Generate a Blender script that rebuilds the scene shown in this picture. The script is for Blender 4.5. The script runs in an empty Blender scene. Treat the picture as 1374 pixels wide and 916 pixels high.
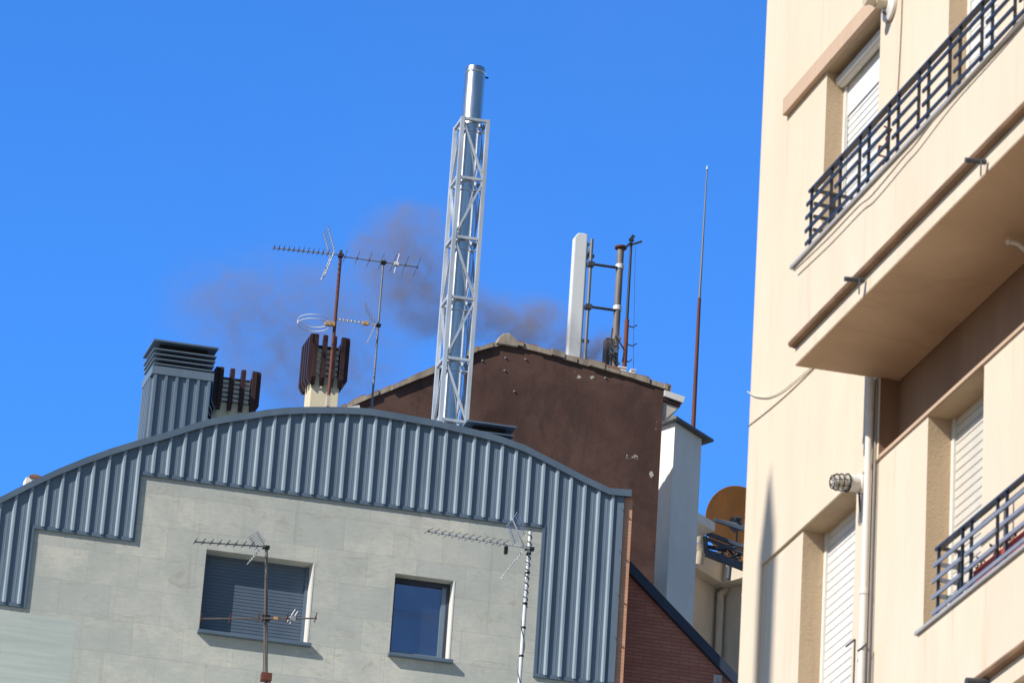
import bpy, bmesh, math, random
from mathutils import Vector, Matrix
random.seed(7)
rad = math.radians
scene = bpy.context.scene
COL = scene.collection

# ------------------------------------------------------------------ camera model
FPX, PITCH, ROLL = 5826.0, 0.41545, 0.06731
CW, CH = 687.0, 458.0
AZ_A, AZ_B = rad(79.99), rad(-16.143)         # street directions: along the grey facade / along the cream facade
cR, sR = math.cos(ROLL), math.sin(ROLL)
FW = Vector((0, math.cos(PITCH), math.sin(PITCH)))
RT = Vector((1, 0, 0))
UP = Vector((0, -math.sin(PITCH), math.cos(PITCH)))
EYE = Vector((0, 0, 1.6))
def hdir(az): return Vector((math.sin(az), math.cos(az), 0))
A, B = hdir(AZ_A), hdir(AZ_B)
Z = Vector((0, 0, 1))
def ray(px, py):
    dx, dy = px - CW, py - CH
    return FW * FPX + RT * (dx * cR + dy * sR) + UP * (dx * sR - dy * cR)
def at(px, py, depth): return EYE + ray(px, py) * (depth / FPX)

class Frame:
    def __init__(s, o, e1, e2): s.o = Vector((o[0], o[1], 0)); s.e1 = e1; s.e2 = e2
    def w(s, a, t, z): return s.o + s.e1 * a + s.e2 * t + Z * z
    def hit(s, px, py, t=0.0):                  # (along, height) of a surveyed point on the plane at offset t
        d = ray(px, py); q = s.o + s.e2 * t - EYE
        det = d.x * -s.e1.y + d.y * s.e1.x
        k = (q.x * -s.e1.y + q.y * s.e1.x) / det
        a = (d.x * q.y - d.y * q.x) / det * -1
        p = EYE + d * k
        a = (p - s.o - s.e2 * t).dot(s.e1)
        return a, p.z
    def S(s, px, py, t=0.0): return s.hit(px, py, t)[0]
    def H(s, px, py, t=0.0): return s.hit(px, py, t)[1]
    def P(s, px, py, t=0.0): a, z = s.hit(px, py, t); return s.w(a, t, z)

# ------------------------------------------------------------------ materials
def mat(name, col, rough=0.6, metal=0.0, spec=0.3):
    m = bpy.data.materials.new(name); m.use_nodes = True
    b = m.node_tree.nodes['Principled BSDF']
    b.inputs['Base Color'].default_value = (*col, 1)
    b.inputs['Roughness'].default_value = rough
    b.inputs['Metallic'].default_value = metal
    b.inputs['Specular IOR Level'].default_value = spec
    return m
class NT:
    def __init__(s, m): s.t = m.node_tree; s.b = s.t.nodes.get('Principled BSDF')
    def n(s, kind, **kw):
        x = s.t.nodes.new(kind)
        for k, v in kw.items(): setattr(x, k, v)
        return x
    def link(s, a, b): s.t.links.new(a, b)
    def val(s, sock, v):
        if hasattr(v, 'links') or hasattr(v, 'is_linked'): s.link(v, sock)
        else: sock.default_value = v
    def math(s, op, a, b=0.0, clamp=False):
        x = s.n('ShaderNodeMath', operation=op, use_clamp=clamp)
        s.val(x.inputs[0], a); s.val(x.inputs[1], b); return x.outputs[0]
    def mix(s, fac, a, b, mode='MIX'):
        x = s.n('ShaderNodeMix', data_type='RGBA', blend_type=mode)
        s.val(x.inputs[0], fac)
        for i, v in ((6, a), (7, b)):
            if isinstance(v, tuple): x.inputs[i].default_value = (*v[:3], 1)
            else: s.link(v, x.inputs[i])
        return x.outputs[2]
    def coords(s, e1):                           # (along the wall, height, depth) in metres
        g = s.n('ShaderNodeNewGeometry')
        d = s.n('ShaderNodeVectorMath', operation='DOT_PRODUCT'); s.link(g.outputs['Position'], d.inputs[0]); d.inputs[1].default_value = e1
        z = s.n('ShaderNodeSeparateXYZ'); s.link(g.outputs['Position'], z.inputs[0])
        e3 = Vector((-e1.y, e1.x, 0))
        q = s.n('ShaderNodeVectorMath', operation='DOT_PRODUCT'); s.link(g.outputs['Position'], q.inputs[0]); q.inputs[1].default_value = e3
        c = s.n('ShaderNodeCombineXYZ')
        s.link(d.outputs['Value'], c.inputs[0]); s.link(z.outputs[2], c.inputs[1]); s.link(q.outputs['Value'], c.inputs[2])
        return c.outputs[0], d.outputs['Value'], z.outputs[2]
    def scaled(s, v, sc):
        x = s.n('ShaderNodeVectorMath', operation='MULTIPLY'); s.link(v, x.inputs[0]); x.inputs[1].default_value = sc; return x.outputs[0]
    def noise(s, v, scale, detail=5, rough=0.6, dist=0.0):
        x = s.n('ShaderNodeTexNoise'); s.link(v, x.inputs['Vector'])
        x.inputs['Scale'].default_value = scale; x.inputs['Detail'].default_value = detail
        x.inputs['Roughness'].default_value = rough; x.inputs['Distortion'].default_value = dist
        return x.outputs['Fac']
    def ramp(s, v, lo, hi, a=0.0, b=1.0, smooth=True):
        x = s.n('ShaderNodeMapRange', interpolation_type='SMOOTHSTEP' if smooth else 'LINEAR')
        s.val(x.inputs[0], v); x.inputs[1].default_value = lo; x.inputs[2].default_value = hi
        x.inputs[3].default_value = a; x.inputs[4].default_value = b; return x.outputs[0]
    def bump(s, h, strength=0.3, dist=0.01):
        x = s.n('ShaderNodeBump'); s.link(h, x.inputs['Height'])
        x.inputs['Strength'].default_value = strength; x.inputs['Distance'].default_value = dist
        s.link(x.outputs[0], s.b.inputs['Normal'])
    def color(s, c): s.link(c, s.b.inputs['Base Color'])

def worn(name, col, rough=0.5, metal=0.0, var=0.25, scale=3.0, e1=A, spec=0.3, streak=(1, 0.25, 1), dirt=None):
    m = mat(name, col, rough, metal, spec); t = NT(m)
    v, s_, z_ = t.coords(e1)
    n1 = t.noise(t.scaled(v, streak), scale, 6, 0.65)
    dark = tuple(c * (1 - var) for c in col); lite = tuple(min(1, c * (1 + var * 0.6)) for c in col)
    c = t.mix(t.ramp(n1, 0.3, 0.7), dark, lite)
    if dirt:
        n2 = t.noise(v, scale * 4, 6, 0.7)
        c = t.mix(t.ramp(n2, 0.58, 0.75, 0, 0.7), c, dirt)
    t.color(c)
    r = t.ramp(n1, 0.3, 0.7, rough * 0.85, min(1, rough * 1.15)); t.link(r, t.b.inputs['Roughness'])
    return m

M = {}
# grey stone cladding tiles
m = mat('grey_stone_tiles', (0.4, 0.41, 0.38), 0.75, 0, 0.2); t = NT(m); v, s_, z_ = t.coords(A)
br = t.n('ShaderNodeTexBrick', offset=0.5, offset_frequency=2, squash=1.0)
t.link(v, br.inputs['Vector'])
for k, q in (('Scale', 1.0), ('Mortar Size', 0.0028), ('Mortar Smooth', 0.3), ('Bias', 0.0), ('Brick Width', 0.60), ('Row Height', 0.41)): br.inputs[k].default_value = q
br.inputs['Color1'].default_value = (0, 0, 0, 1); br.inputs['Color2'].default_value = (1, 1, 1, 1); br.inputs['Mortar'].default_value = (0.5, 0.5, 0.5, 1)
c = t.mix(br.outputs['Color'], (0.552, 0.572, 0.539), (0.718, 0.712, 0.632))
br2 = t.n('ShaderNodeTexBrick', offset=0.5); t.link(v, br2.inputs['Vector'])
n1 = t.noise(v, 1.3, 6, 0.7, 0.4)
c = t.mix(t.ramp(n1, 0.35, 0.68, 0, 0.75), c, (0.479, 0.512, 0.479))
n2 = t.noise(t.scaled(v, (1.0, 2.2, 1)), 2.4, 8, 0.75, 1.0)
c = t.mix(t.ramp(n2, 0.54, 0.72, 0, 0.7), c, (0.359, 0.326, 0.253))
n3 = t.noise(t.scaled(v, (1, 3.5, 1)), 9, 6, 0.7)
c = t.mix(t.ramp(n3, 0.35, 0.7, 0, 0.32), c, (0.399, 0.426, 0.399))
c = t.mix(1.0, c, (1.0, 0.975, 0.95), 'MULTIPLY')
n5 = t.noise(v, 0.75, 7, 0.72, 0.8); c = t.mix(t.ramp(n5, 0.42, 0.66, 0, 0.45), c, (0.42, 0.455, 0.43))
n6 = t.noise(t.scaled(v, (4.5, 0.22, 1)), 1.7, 6, 0.7); c = t.mix(t.ramp(n6, 0.54, 0.74, 0, 0.38), c, (0.36, 0.36, 0.32))
n7 = t.noise(v, 34, 4, 0.7); c = t.mix(t.ramp(n7, 0.45, 0.75, 0, 0.22), c, (0.40, 0.41, 0.38))
c = t.mix(t.math('MULTIPLY', br.outputs['Fac'], 0.38), c, (0.266, 0.266, 0.239))
t.color(c)
h = t.math('SUBTRACT', t.noise(v, 26, 6, 0.7), t.math('MULTIPLY', br.outputs['Fac'], 1.2)); t.bump(h, 0.25, 0.006)
M['stone'] = m; STONE_T, STONE_C = t, c
# red brick
def brickmat(name, c1, c2, mort):
    m = mat(name, c1, 0.85, 0, 0.15); t = NT(m); v, s_, z_ = t.coords(A)
    br = t.n('ShaderNodeTexBrick', offset=0.5); t.link(v, br.inputs['Vector'])
    for k, q in (('Scale', 1.0), ('Mortar Size', 0.0045), ('Mortar Smooth', 0.2), ('Bias', 0.0), ('Brick Width', 0.235), ('Row Height', 0.047)): br.inputs[k].default_value = q
    br.inputs['Color1'].default_value = (*c1, 1); br.inputs['Color2'].default_value = (*c2, 1); br.inputs['Mortar'].default_value = (*mort, 1)
    n = t.noise(v, 2.0, 6, 0.7); c = t.mix(t.ramp(n, 0.35, 0.7, 0, 0.35), br.outputs['Color'], tuple(q * 0.6 for q in c1))
    t.color(c); t.bump(t.math('SUBTRACT', t.noise(v, 40, 4), t.math('MULTIPLY', br.outputs['Fac'], 1.5)), 0.4, 0.006)
    return m
M['brick'] = brickmat('red_brick', (0.54, 0.235, 0.17), (0.48, 0.185, 0.135), (0.24, 0.135, 0.11))
M['brick_light'] = brickmat('orange_brick', (0.80, 0.42, 0.26), (0.74, 0.36, 0.22), (0.5, 0.36, 0.28))
# coated metals
M['clad'] = worn('blue_grey_cladding', (0.17, 0.225, 0.29), 0.42, 0.0, 0.13, 1.6, spec=0.45)
m = M['clad']; t = NT(m); v, s_, z_ = t.coords(A); old = t.b.inputs['Base Color'].links[0].from_socket
pn = t.n('ShaderNodeTexWhiteNoise', noise_dimensions='1D'); t.link(t.math('FLOOR', t.math('MULTIPLY', s_, 5.3)), pn.inputs['W'])
c = t.mix(t.ramp(pn.outputs['Value'], 0, 1, 0.0, 0.16, False), old, (0.13, 0.175, 0.225))
ru_ = t.noise(t.scaled(v, (9, 0.5, 1)), 1.5, 6, 0.7); c = t.mix(t.ramp(ru_, 0.52, 0.75, 0, 0.45), c, (0.12, 0.145, 0.165)); t.color(c)
t.bump(t.noise(t.scaled(v, (3, 0.8, 1)), 1.6, 3, 0.5), 0.25, 0.02)
M['rib_lit'] = worn('sunlit_blue_grey_rib', (0.31, 0.385, 0.455), 0.38, 0, 0.12, 2.5, spec=0.5, streak=(4, 0.5, 1))  # lighter than the sheet: sunlight on the rib flanks put into the colour
M['clad_dark'] = worn('blue_grey_trim', (0.12, 0.17, 0.23), 0.45, 0.0, 0.12, 2.0, spec=0.4)
M['charcoal'] = worn('charcoal_trim', (0.05, 0.062, 0.085), 0.5, 0, 0.15, 2)
M['coping'] = worn('navy_coping', (0.045, 0.062, 0.10), 0.5, 0, 0.15, 2)
M['steel'] = worn('stainless_flue', (0.66, 0.69, 0.72), 0.3, 1.0, 0.08, 4, streak=(3, 0.3, 3))
M['galv'] = worn('galvanised_frame', (0.64, 0.68, 0.72), 0.38, 0.3, 0.16, 6)
M['rust'] = worn('rusty_red_steel', (0.17, 0.06, 0.042), 0.7, 0, 0.4, 5, dirt=(0.08, 0.035, 0.03))
M['fin'] = worn('dark_brown_fin', (0.052, 0.026, 0.024), 0.5, 0, 0.3, 5)
M['cream_chim'] = worn('cream_render_chimney', (0.78, 0.68, 0.48), 0.85, 0, 0.12, 4, dirt=(0.42, 0.36, 0.26))
M['ceramic'] = worn('pale_concrete_ring', (0.88, 0.85, 0.76), 0.8, 0, 0.2, 6)
M['soot'] = mat('dark_flue', (0.02, 0.018, 0.017), 0.9)
M['alu'] = worn('dull_aluminium', (0.42, 0.43, 0.45), 0.45, 0.4, 0.2, 8)
M['alu_dark'] = worn('weathered_dark_metal', (0.075, 0.078, 0.09), 0.55, 0.2, 0.3, 8)
M['grey_mast'] = worn('grey_mast', (0.20, 0.215, 0.23), 0.55, 0.2, 0.3, 6)
M['rusty_grey'] = worn('grey_pole_with_rust', (0.23, 0.20, 0.185), 0.55, 0.1, 0.35, 6, dirt=(0.16, 0.085, 0.06))
M['white_plastic'] = worn('white_plastic', (0.78, 0.79, 0.80), 0.45, 0, 0.05, 3)
M['orange_plastic'] = mat('amber_plastic', (0.62, 0.36, 0.16), 0.5)
M['black'] = mat('black_plastic', (0.02, 0.022, 0.026), 0.5)
M['panel'] = worn('white_radome', (0.80, 0.82, 0.82), 0.5, 0, 0.06, 2)
# sooty lower end of the radome
t = NT(M['panel'])
# brown rendered gable
m = mat('brown_render', (0.095, 0.06, 0.05), 0.9, 0, 0.1); t = NT(m); v, s_, z_ = t.coords(A)
n1 = t.noise(v, 0.9, 8, 0.7, 0.5); n2 = t.noise(t.scaled(v, (1, 0.35, 1)), 3.2, 8, 0.72)
c = t.mix(t.ramp(n1, 0.3, 0.7), (0.088, 0.050, 0.042), (0.148, 0.086, 0.07))
c = t.mix(t.ramp(n2, 0.46, 0.72, 0, 0.7), c, (0.06, 0.042, 0.038))
n4 = t.noise(v, 5.5, 8, 0.7, 0.5)
c = t.mix(t.ramp(n4, 0.60, 0.72, 0, 0.35), c, (0.17, 0.105, 0.085))
BROWN_T, BROWN_C, BROWN_V, BROWN_S, BROWN_Z = t, c, v, s_, z_
t.color(c); t.bump(t.noise(v, 30, 5, 0.7), 0.4, 0.01)
M['brown'] = m
M['tile'] = worn('terracotta_tile', (0.36, 0.17, 0.105), 0.85, 0, 0.4, 6, dirt=(0.19, 0.15, 0.12))
M['mortar'] = worn('old_verge_mortar', (0.40, 0.335, 0.26), 0.95, 0, 0.45, 5, dirt=(0.17, 0.145, 0.11))
M['white_wall'] = worn('white_render', (0.93, 0.88, 0.81), 0.9, 0, 0.1, 1.5, streak=(1, 0.4, 1))
M['beige_wall'] = worn('beige_render', (0.66, 0.59, 0.49), 0.9, 0, 0.14, 1.2, streak=(1, 0.4, 1))
M['lead'] = worn('grey_sheet_cap', (0.16, 0.17, 0.18), 0.6, 0.1, 0.25, 5)
M['dish'] = worn('orange_dish', (0.68, 0.27, 0.075), 0.6, 0, 0.2, 3)
M['blue_steel'] = worn('dark_blue_steel', (0.09, 0.11, 0.15), 0.5, 0.1, 0.25, 4)
# cream facade
def stucco(name, base, dk, stain, bumpk=0.25, e1=B, streaks=0.35, grain=60):
    m = mat(name, base, 0.9, 0, 0.12); t = NT(m); v, s_, z_ = t.coords(e1)
    n1 = t.noise(t.scaled(v, (1, 0.22, 1)), 2.2, 7, 0.68, 0.2)
    c = t.mix(t.ramp(n1, 0.3, 0.72), base, dk)
    n2 = t.noise(t.scaled(v, (7, 0.3, 7)), 1.6, 7, 0.72)
    c = t.mix(t.ramp(n2, 0.52, 0.76, 0, streaks), c, stain)
    n4 = t.noise(v, 1.3, 7, 0.7, 0.6); c = t.mix(t.ramp(n4, 0.5, 0.75, 0, 0.25), c, dk)
    n3 = t.noise(v, grain, 3, 0.6)
    c = t.mix(t.ramp(n3, 0.5, 0.8, 0, 0.18), c, stain)
    t.color(c); t.bump(t.noise(v, grain * 1.5, 4, 0.6), bumpk, 0.004)
    return m
M['cream'] = stucco('cream_stucco', (0.80, 0.685, 0.54), (0.75, 0.63, 0.485), (0.64, 0.48, 0.34), streaks=0.5)
M['cream_pale'] = stucco('pale_cream_stucco', (0.79, 0.685, 0.55), (0.735, 0.62, 0.49), (0.62, 0.455, 0.32), streaks=0.7)
M['tan'] = stucco('tan_rough_stucco', (0.60, 0.46, 0.31), (0.52, 0.39, 0.26), (0.36, 0.25, 0.16), 0.9, streaks=0.6, grain=38)
M['recess'] = stucco('shade_brown_recess', (0.34, 0.22, 0.15), (0.26, 0.16, 0.105), (0.18, 0.11, 0.075))  # darker than the cream wall: shade under the balcony slab put into the colour
M['lintel'] = stucco('pinkish_tan_lintel', (0.66, 0.49, 0.36), (0.60, 0.43, 0.31), (0.45, 0.31, 0.21))
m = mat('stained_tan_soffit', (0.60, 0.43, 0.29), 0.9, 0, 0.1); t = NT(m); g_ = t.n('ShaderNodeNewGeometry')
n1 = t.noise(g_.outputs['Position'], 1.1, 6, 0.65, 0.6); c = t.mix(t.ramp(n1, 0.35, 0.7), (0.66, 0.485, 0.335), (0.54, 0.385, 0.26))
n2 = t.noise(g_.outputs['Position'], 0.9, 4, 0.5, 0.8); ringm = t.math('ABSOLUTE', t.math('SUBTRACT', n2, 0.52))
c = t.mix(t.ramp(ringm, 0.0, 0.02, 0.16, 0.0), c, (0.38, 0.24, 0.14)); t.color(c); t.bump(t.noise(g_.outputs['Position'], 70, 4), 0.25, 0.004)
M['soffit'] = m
M['mould'] = worn('brown_moulding', (0.30, 0.19, 0.12), 0.8, 0, 0.3, 4, e1=B)
M['zinc'] = worn('zinc_coping', (0.5, 0.49, 0.48), 0.5, 0.2, 0.15, 4, e1=B)
M['rail'] = worn('dark_navy_rail', (0.024, 0.029, 0.044), 0.4, 0.0, 0.2, 6, e1=B, spec=0.5)
M['rail_grey'] = worn('slate_rail', (0.25, 0.27, 0.33), 0.4, 0.0, 0.15, 6, e1=B, spec=0.5)
M['shutter_white'] = worn('white_shutter', (0.80, 0.795, 0.775), 0.5, 0, 0.05, 3, e1=B)
M['shutter_cream'] = worn('ivory_shutter', (0.70, 0.665, 0.60), 0.55, 0, 0.07, 3, e1=B)
M['shutter_blue'] = worn('blue_grey_shutter', (0.115, 0.155, 0.21), 0.5, 0, 0.08, 2)
M['white_paint'] = worn('white_paint', (0.78, 0.76, 0.72), 0.5, 0, 0.06, 4, e1=B)
M['cream_paint'] = worn('aged_cream_plastic', (0.62, 0.54, 0.42), 0.55, 0, 0.15, 8, e1=B)
M['red_pot'] = worn('red_plastic_trough', (0.48, 0.085, 0.05), 0.5, 0, 0.2, 6, e1=B)
M['soil'] = worn('dark_soil', (0.03, 0.022, 0.018), 0.95, 0, 0.4, 12, e1=B)
M['leaf'] = worn('green_leaf', (0.05, 0.12, 0.07), 0.6, 0, 0.4, 12, e1=B)
M['cable'] = worn('grey_cable', (0.34, 0.31, 0.28), 0.7, 0, 0.2, 5, e1=B)
M['cable_white'] = worn('white_cable', (0.66, 0.60, 0.50), 0.7, 0, 0.1, 5, e1=B)
M['cable_brown'] = worn('brown_cable', (0.20, 0.14, 0.10), 0.7, 0, 0.1, 5, e1=B)
m = mat('window_pane', (0.02, 0.045, 0.11), 0.13, 0.93, 0.6); t = NT(m); v, s_, z_ = t.coords(A)
t.color(t.mix(t.ramp(t.noise(v, 1.5, 3), 0.35, 0.7), (0.26, 0.30, 0.40), (0.34, 0.38, 0.50))); M['pane'] = m
m = mat('lamp_glass', (0.75, 0.70, 0.60), 0.25, 0, 0.5); M['lampglass'] = m
M['ground'] = worn('street_paving', (0.14, 0.108, 0.075), 0.9, 0, 0.25, 0.6, dirt=(0.07, 0.068, 0.065), streak=(1, 1, 1))
M['pave'] = worn('pale_pavement', (0.36, 0.34, 0.31), 0.9, 0, 0.2, 1.2, streak=(1, 1, 1))

# ------------------------------------------------------------------ mesh helpers
OFF = {}
class MB:
    def __init__(s): s.v = []; s.f = []
    def add(s, vs, fs):
        k = len(s.v); s.v += [Vector(p) for p in vs]; s.f += [tuple(i + k for i in f) for f in fs]; return s
    def box(s, fr, s0, s1, t0, t1, z0, z1):
        p = [fr.w(a, t_, z) for z in (z0, z1) for t_ in (t0, t1) for a in (s0, s1)]
        return s.add(p, [(0, 1, 3, 2), (4, 6, 7, 5), (0, 4, 5, 1), (2, 3, 7, 6), (0, 2, 6, 4), (1, 5, 7, 3)])
    def prism(s, fr, poly, t0, t1):             # polygon in (along, height), extruded through depth
        n = len(poly)
        vs = [fr.w(a, t0, z) for a, z in poly] + [fr.w(a, t1, z) for a, z in poly]
        return s.add(vs, [tuple(range(n)), tuple(range(2 * n - 1, n - 1, -1))] + [(i, (i + 1) % n, n + (i + 1) % n, n + i) for i in range(n)])
    def prism_s(s, fr, poly, s0, s1, skew=0.0, ref=0.0):   # polygon in (depth, height), extruded along the wall; skew makes the first end oblique
        n = len(poly)
        vs = [fr.w(s0 + skew * (ref - t_), t_, z) for t_, z in poly] + [fr.w(s1, t_, z) for t_, z in poly]
        return s.add(vs, [tuple(range(n)), tuple(range(2 * n - 1, n - 1, -1))] + [(i, (i + 1) % n, n + (i + 1) % n, n + i) for i in range(n)])
    def quad(s, a, b, c, d): return s.add([a, b, c, d], [(0, 1, 2, 3)])
    def tube(s, p0, p1, r0, r1=None, n=8):
        p0, p1 = Vector(p0), Vector(p1); r1 = r0 if r1 is None else r1
        d = (p1 - p0).normalized(); x = d.orthogonal().normalized(); y = d.cross(x)
        vs = []
        for p, r in ((p0, r0), (p1, r1)):
            vs += [p + x * (math.cos(2 * math.pi * i / n) * r) + y * (math.sin(2 * math.pi * i / n) * r) for i in range(n)]
        return s.add(vs, [(i, (i + 1) % n, n + (i + 1) % n, n + i) for i in range(n)] + [tuple(range(n - 1, -1, -1)), tuple(range(n, 2 * n))])
    def path(s, pts, r, n=6):
        for a, b in zip(pts, pts[1:]): s.tube(a, b, r, r, n)
        return s
    def bar(s, p0, p1, w, h, side=None):        # rectangular bar
        p0, p1 = Vector(p0), Vector(p1); d = (p1 - p0).normalized()
        side = Vector(side) if side is not None else (d.cross(Z) if abs(d.z) < 0.99 else A)
        x = (side - d * side.dot(d)).normalized(); y = d.cross(x)
        vs = [p + x * (i * w / 2) + y * (j * h / 2) for p in (p0, p1) for i, j in ((-1, -1), (1, -1), (1, 1), (-1, 1))]
        return s.add(vs, [(0, 1, 2, 3), (7, 6, 5, 4), (0, 4, 5, 1), (1, 5, 6, 2), (2, 6, 7, 3), (3, 7, 4, 0)])
    def lathe(s, base, axis, prof, n=24):       # profile of (radius, distance along axis), capped
        d = Vector(axis).normalized(); x = d.orthogonal().normalized(); y = d.cross(x); vs = []
        for r, h in prof:
            vs += [Vector(base) + d * h + x * (math.cos(2 * math.pi * i / n) * r) + y * (math.sin(2 * math.pi * i / n) * r) for i in range(n)]
        fs = [(k * n + i, k * n + (i + 1) % n, (k + 1) * n + (i + 1) % n, (k + 1) * n + i) for k in range(len(prof) - 1) for i in range(n)]
        fs += [tuple(range(n - 1, -1, -1)), tuple(range((len(prof) - 1) * n, len(prof) * n))]
        return s.add(vs, fs)
    def build(s, name, m, parent=None, smooth=False, bevel=0.0, loc=None, label=None):
        off = OFF.get(parent.name, Vector()) if parent else (Vector(loc) if loc is not None else Vector())
        me = bpy.data.meshes.new(name); me.from_pydata([p - off for p in s.v], [], s.f)
        bm = bmesh.new(); bm.from_mesh(me); bmesh.ops.recalc_face_normals(bm, faces=bm.faces)
        if bevel > 0:
            bmesh.ops.bevel(bm, geom=[e for e in bm.edges if len(e.link_faces) == 2 and e.calc_face_angle(0) > 0.6], offset=bevel, segments=2, affect='EDGES', profile=0.6)
        bm.to_mesh(me); bm.free()
        if smooth:
            for p in me.polygons: p.use_smooth = True
            try: me.set_sharp_from_angle(angle=rad(40))
            except Exception: pass
        me.materials.append(m if not isinstance(m, str) else M[m])
        o = bpy.data.objects.new(name, me); COL.objects.link(o)
        if parent: o.parent = parent
        else: o.location = off
        OFF[o.name] = off
        if label: o['label'] = label
        return o
def thing(name, loc, label, cat, group=None):
    o = bpy.data.objects.new(name, None); COL.objects.link(o); o.location = loc; o.empty_display_size = 0.3
    OFF[o.name] = Vector(loc); o['label'] = label; o['category'] = cat
    if group: o['group'] = group
    return o
def tag(o, label=None, cat=None, group=None, kind=None):
    for k, v in (('label', label), ('category', cat), ('group', group), ('kind', kind)):
        if v: o[k] = v
    return o
def interp(pts, x):
    for (x0, y0), (x1, y1) in zip(pts, pts[1:]):
        if x0 <= x <= x1: return y0 + (y1 - y0) * (x - x0) / (x1 - x0)
    return pts[0][1] if x < pts[0][0] else pts[-1][1]
def wall_grid(fr, Ss, Zs, holes, t, depth, skip=lambda a, z: False):
    """front face of a wall with openings; returns (front, reveals)"""
    f, r = MB(), MB()
    Ss = sorted(set(Ss + [h[0] for h in holes] + [h[1] for h in holes])); Zs = sorted(set(Zs + [h[2] for h in holes] + [h[3] for h in holes]))
    for a0, a1 in zip(Ss, Ss[1:]):
        for z0, z1 in zip(Zs, Zs[1:]):
            cs, cz = (a0 + a1) / 2, (z0 + z1) / 2
            if skip(cs, cz) or any(h[0] < cs < h[1] and h[2] < cz < h[3] for h in holes): continue
            f.quad(fr.w(a0, t, z0), fr.w(a1, t, z0), fr.w(a1, t, z1), fr.w(a0, t, z1))
    for a0, a1, z0, z1 in holes:
        for (p, q) in (((a0, z0), (a0, z1)), ((a0, z1), (a1, z1)), ((a1, z1), (a1, z0)), ((a1, z0), (a0, z0))):
            r.quad(fr.w(p[0], t, p[1]), fr.w(q[0], t, q[1]), fr.w(q[0], t - depth, q[1]), fr.w(p[0], t - depth, p[1]))
    return f, r
def slats(fr, s0, s1, z0, z1, t, pitch, rel=0.008, gap=0.004):
    mb = MB(); z = z0; poly = [(t - 0.02, z0)]
    while z < z1 - 1e-4:
        e = min(z + pitch, z1)
        poly += [(t - rel, z + 1e-4), (t - rel, min(z + gap, e)), (t, min(z + gap * 1.6, e)), (t, e - 1e-4)]
        z = e
    poly.append((t - 0.02, z1))
    return mb.prism_s(fr, poly, s0, s1)

# ------------------------------------------------------------------ frames
G = Frame(at(460, 670, 52), A, -B)             # grey building facade
R = Frame(at(1010, 458, 25), -B, -hdir(rad(72)))           # cream building facade
BR = Frame(at(680, 460, 62), A, -B)            # brown gable wall

# ------------------------------------------------------------------ ground
g = MB(); N = 10
g.quad(Vector((-3000, -3000, 0)), Vector((3000, -3000, 0)), Vector((3000, 3000, 0)), Vector((-3000, 3000, 0)))
tag(g.build('ground', 'ground'), kind='structure')

# ------------------------------------------------------------------ grey apartment building
gb = thing('apartment_building', G.w(0, 0, 0), 'grey stone-tiled apartment building with curved blue-grey metal cladding along its roofline', 'building')
TC = 0.018                                      # front of the cladding sheet
top_px = [(-190, 772), (-120, 728), (-60, 695), (0, 667), (38, 647.6), (76, 630), (115, 614), (150, 601.5), (188, 590), (224, 580), (255, 570), (280, 563), (303, 558.5), (335, 553.8),
          (358, 550), (382, 547.6), (410, 546.3), (435, 546.3), (458, 546.5), (478, 547.3), (500, 549), (540, 556), (589, 565), (619, 572.4), (645, 578.5), (671, 585.5), (704, 597.5), (740, 616), (786, 640), (818, 655)]
curve = [G.hit(x, y, TC + 0.03) for x, y in top_px]
sR_, zRt = G.hit(847, 657.5, TC + 0.03)
curve_end = (sR_, zRt)
LAB = dict(zb0=G.H(20, 812, TC), s1=G.S(37, 780, TC), zb1=G.H(100, 714.5, TC), s2=G.S(183, 690, TC), zb2=G.H(460, 671.5, TC), s3=G.S(722, 810, TC), zb3=G.H(760, 911.5, TC), s4=sR_ - 0.005)
sL = curve[0][0]
LAB['s4'] = G.S(835, 690, TC)
L_ = LAB
TH = 0.085                                     # trim height below the curve
ctop = curve + [curve_end]
outline = [(sL, L_['zb0']), (L_['s1'], L_['zb0']), (L_['s1'], L_['zb1']), (L_['s2'], L_['zb1']), (L_['s2'], L_['zb2']), (L_['s3'], L_['zb2']), (L_['s3'], L_['zb3']), (L_['s4'], L_['zb3'])]
plate = MB().prism(G, outline + [(L_['s4'], interp(ctop, L_['s4']) - 0.03)] + [(a, z - 0.03) for a, z in reversed(ctop) if a < L_['s4'] - 0.01], -0.22, TC)
def zbot(a):
    return L_['zb0'] if a < L_['s1'] else L_['zb1'] if a < L_['s2'] else L_['zb2'] if a < L_['s3'] else L_['zb3']
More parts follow.
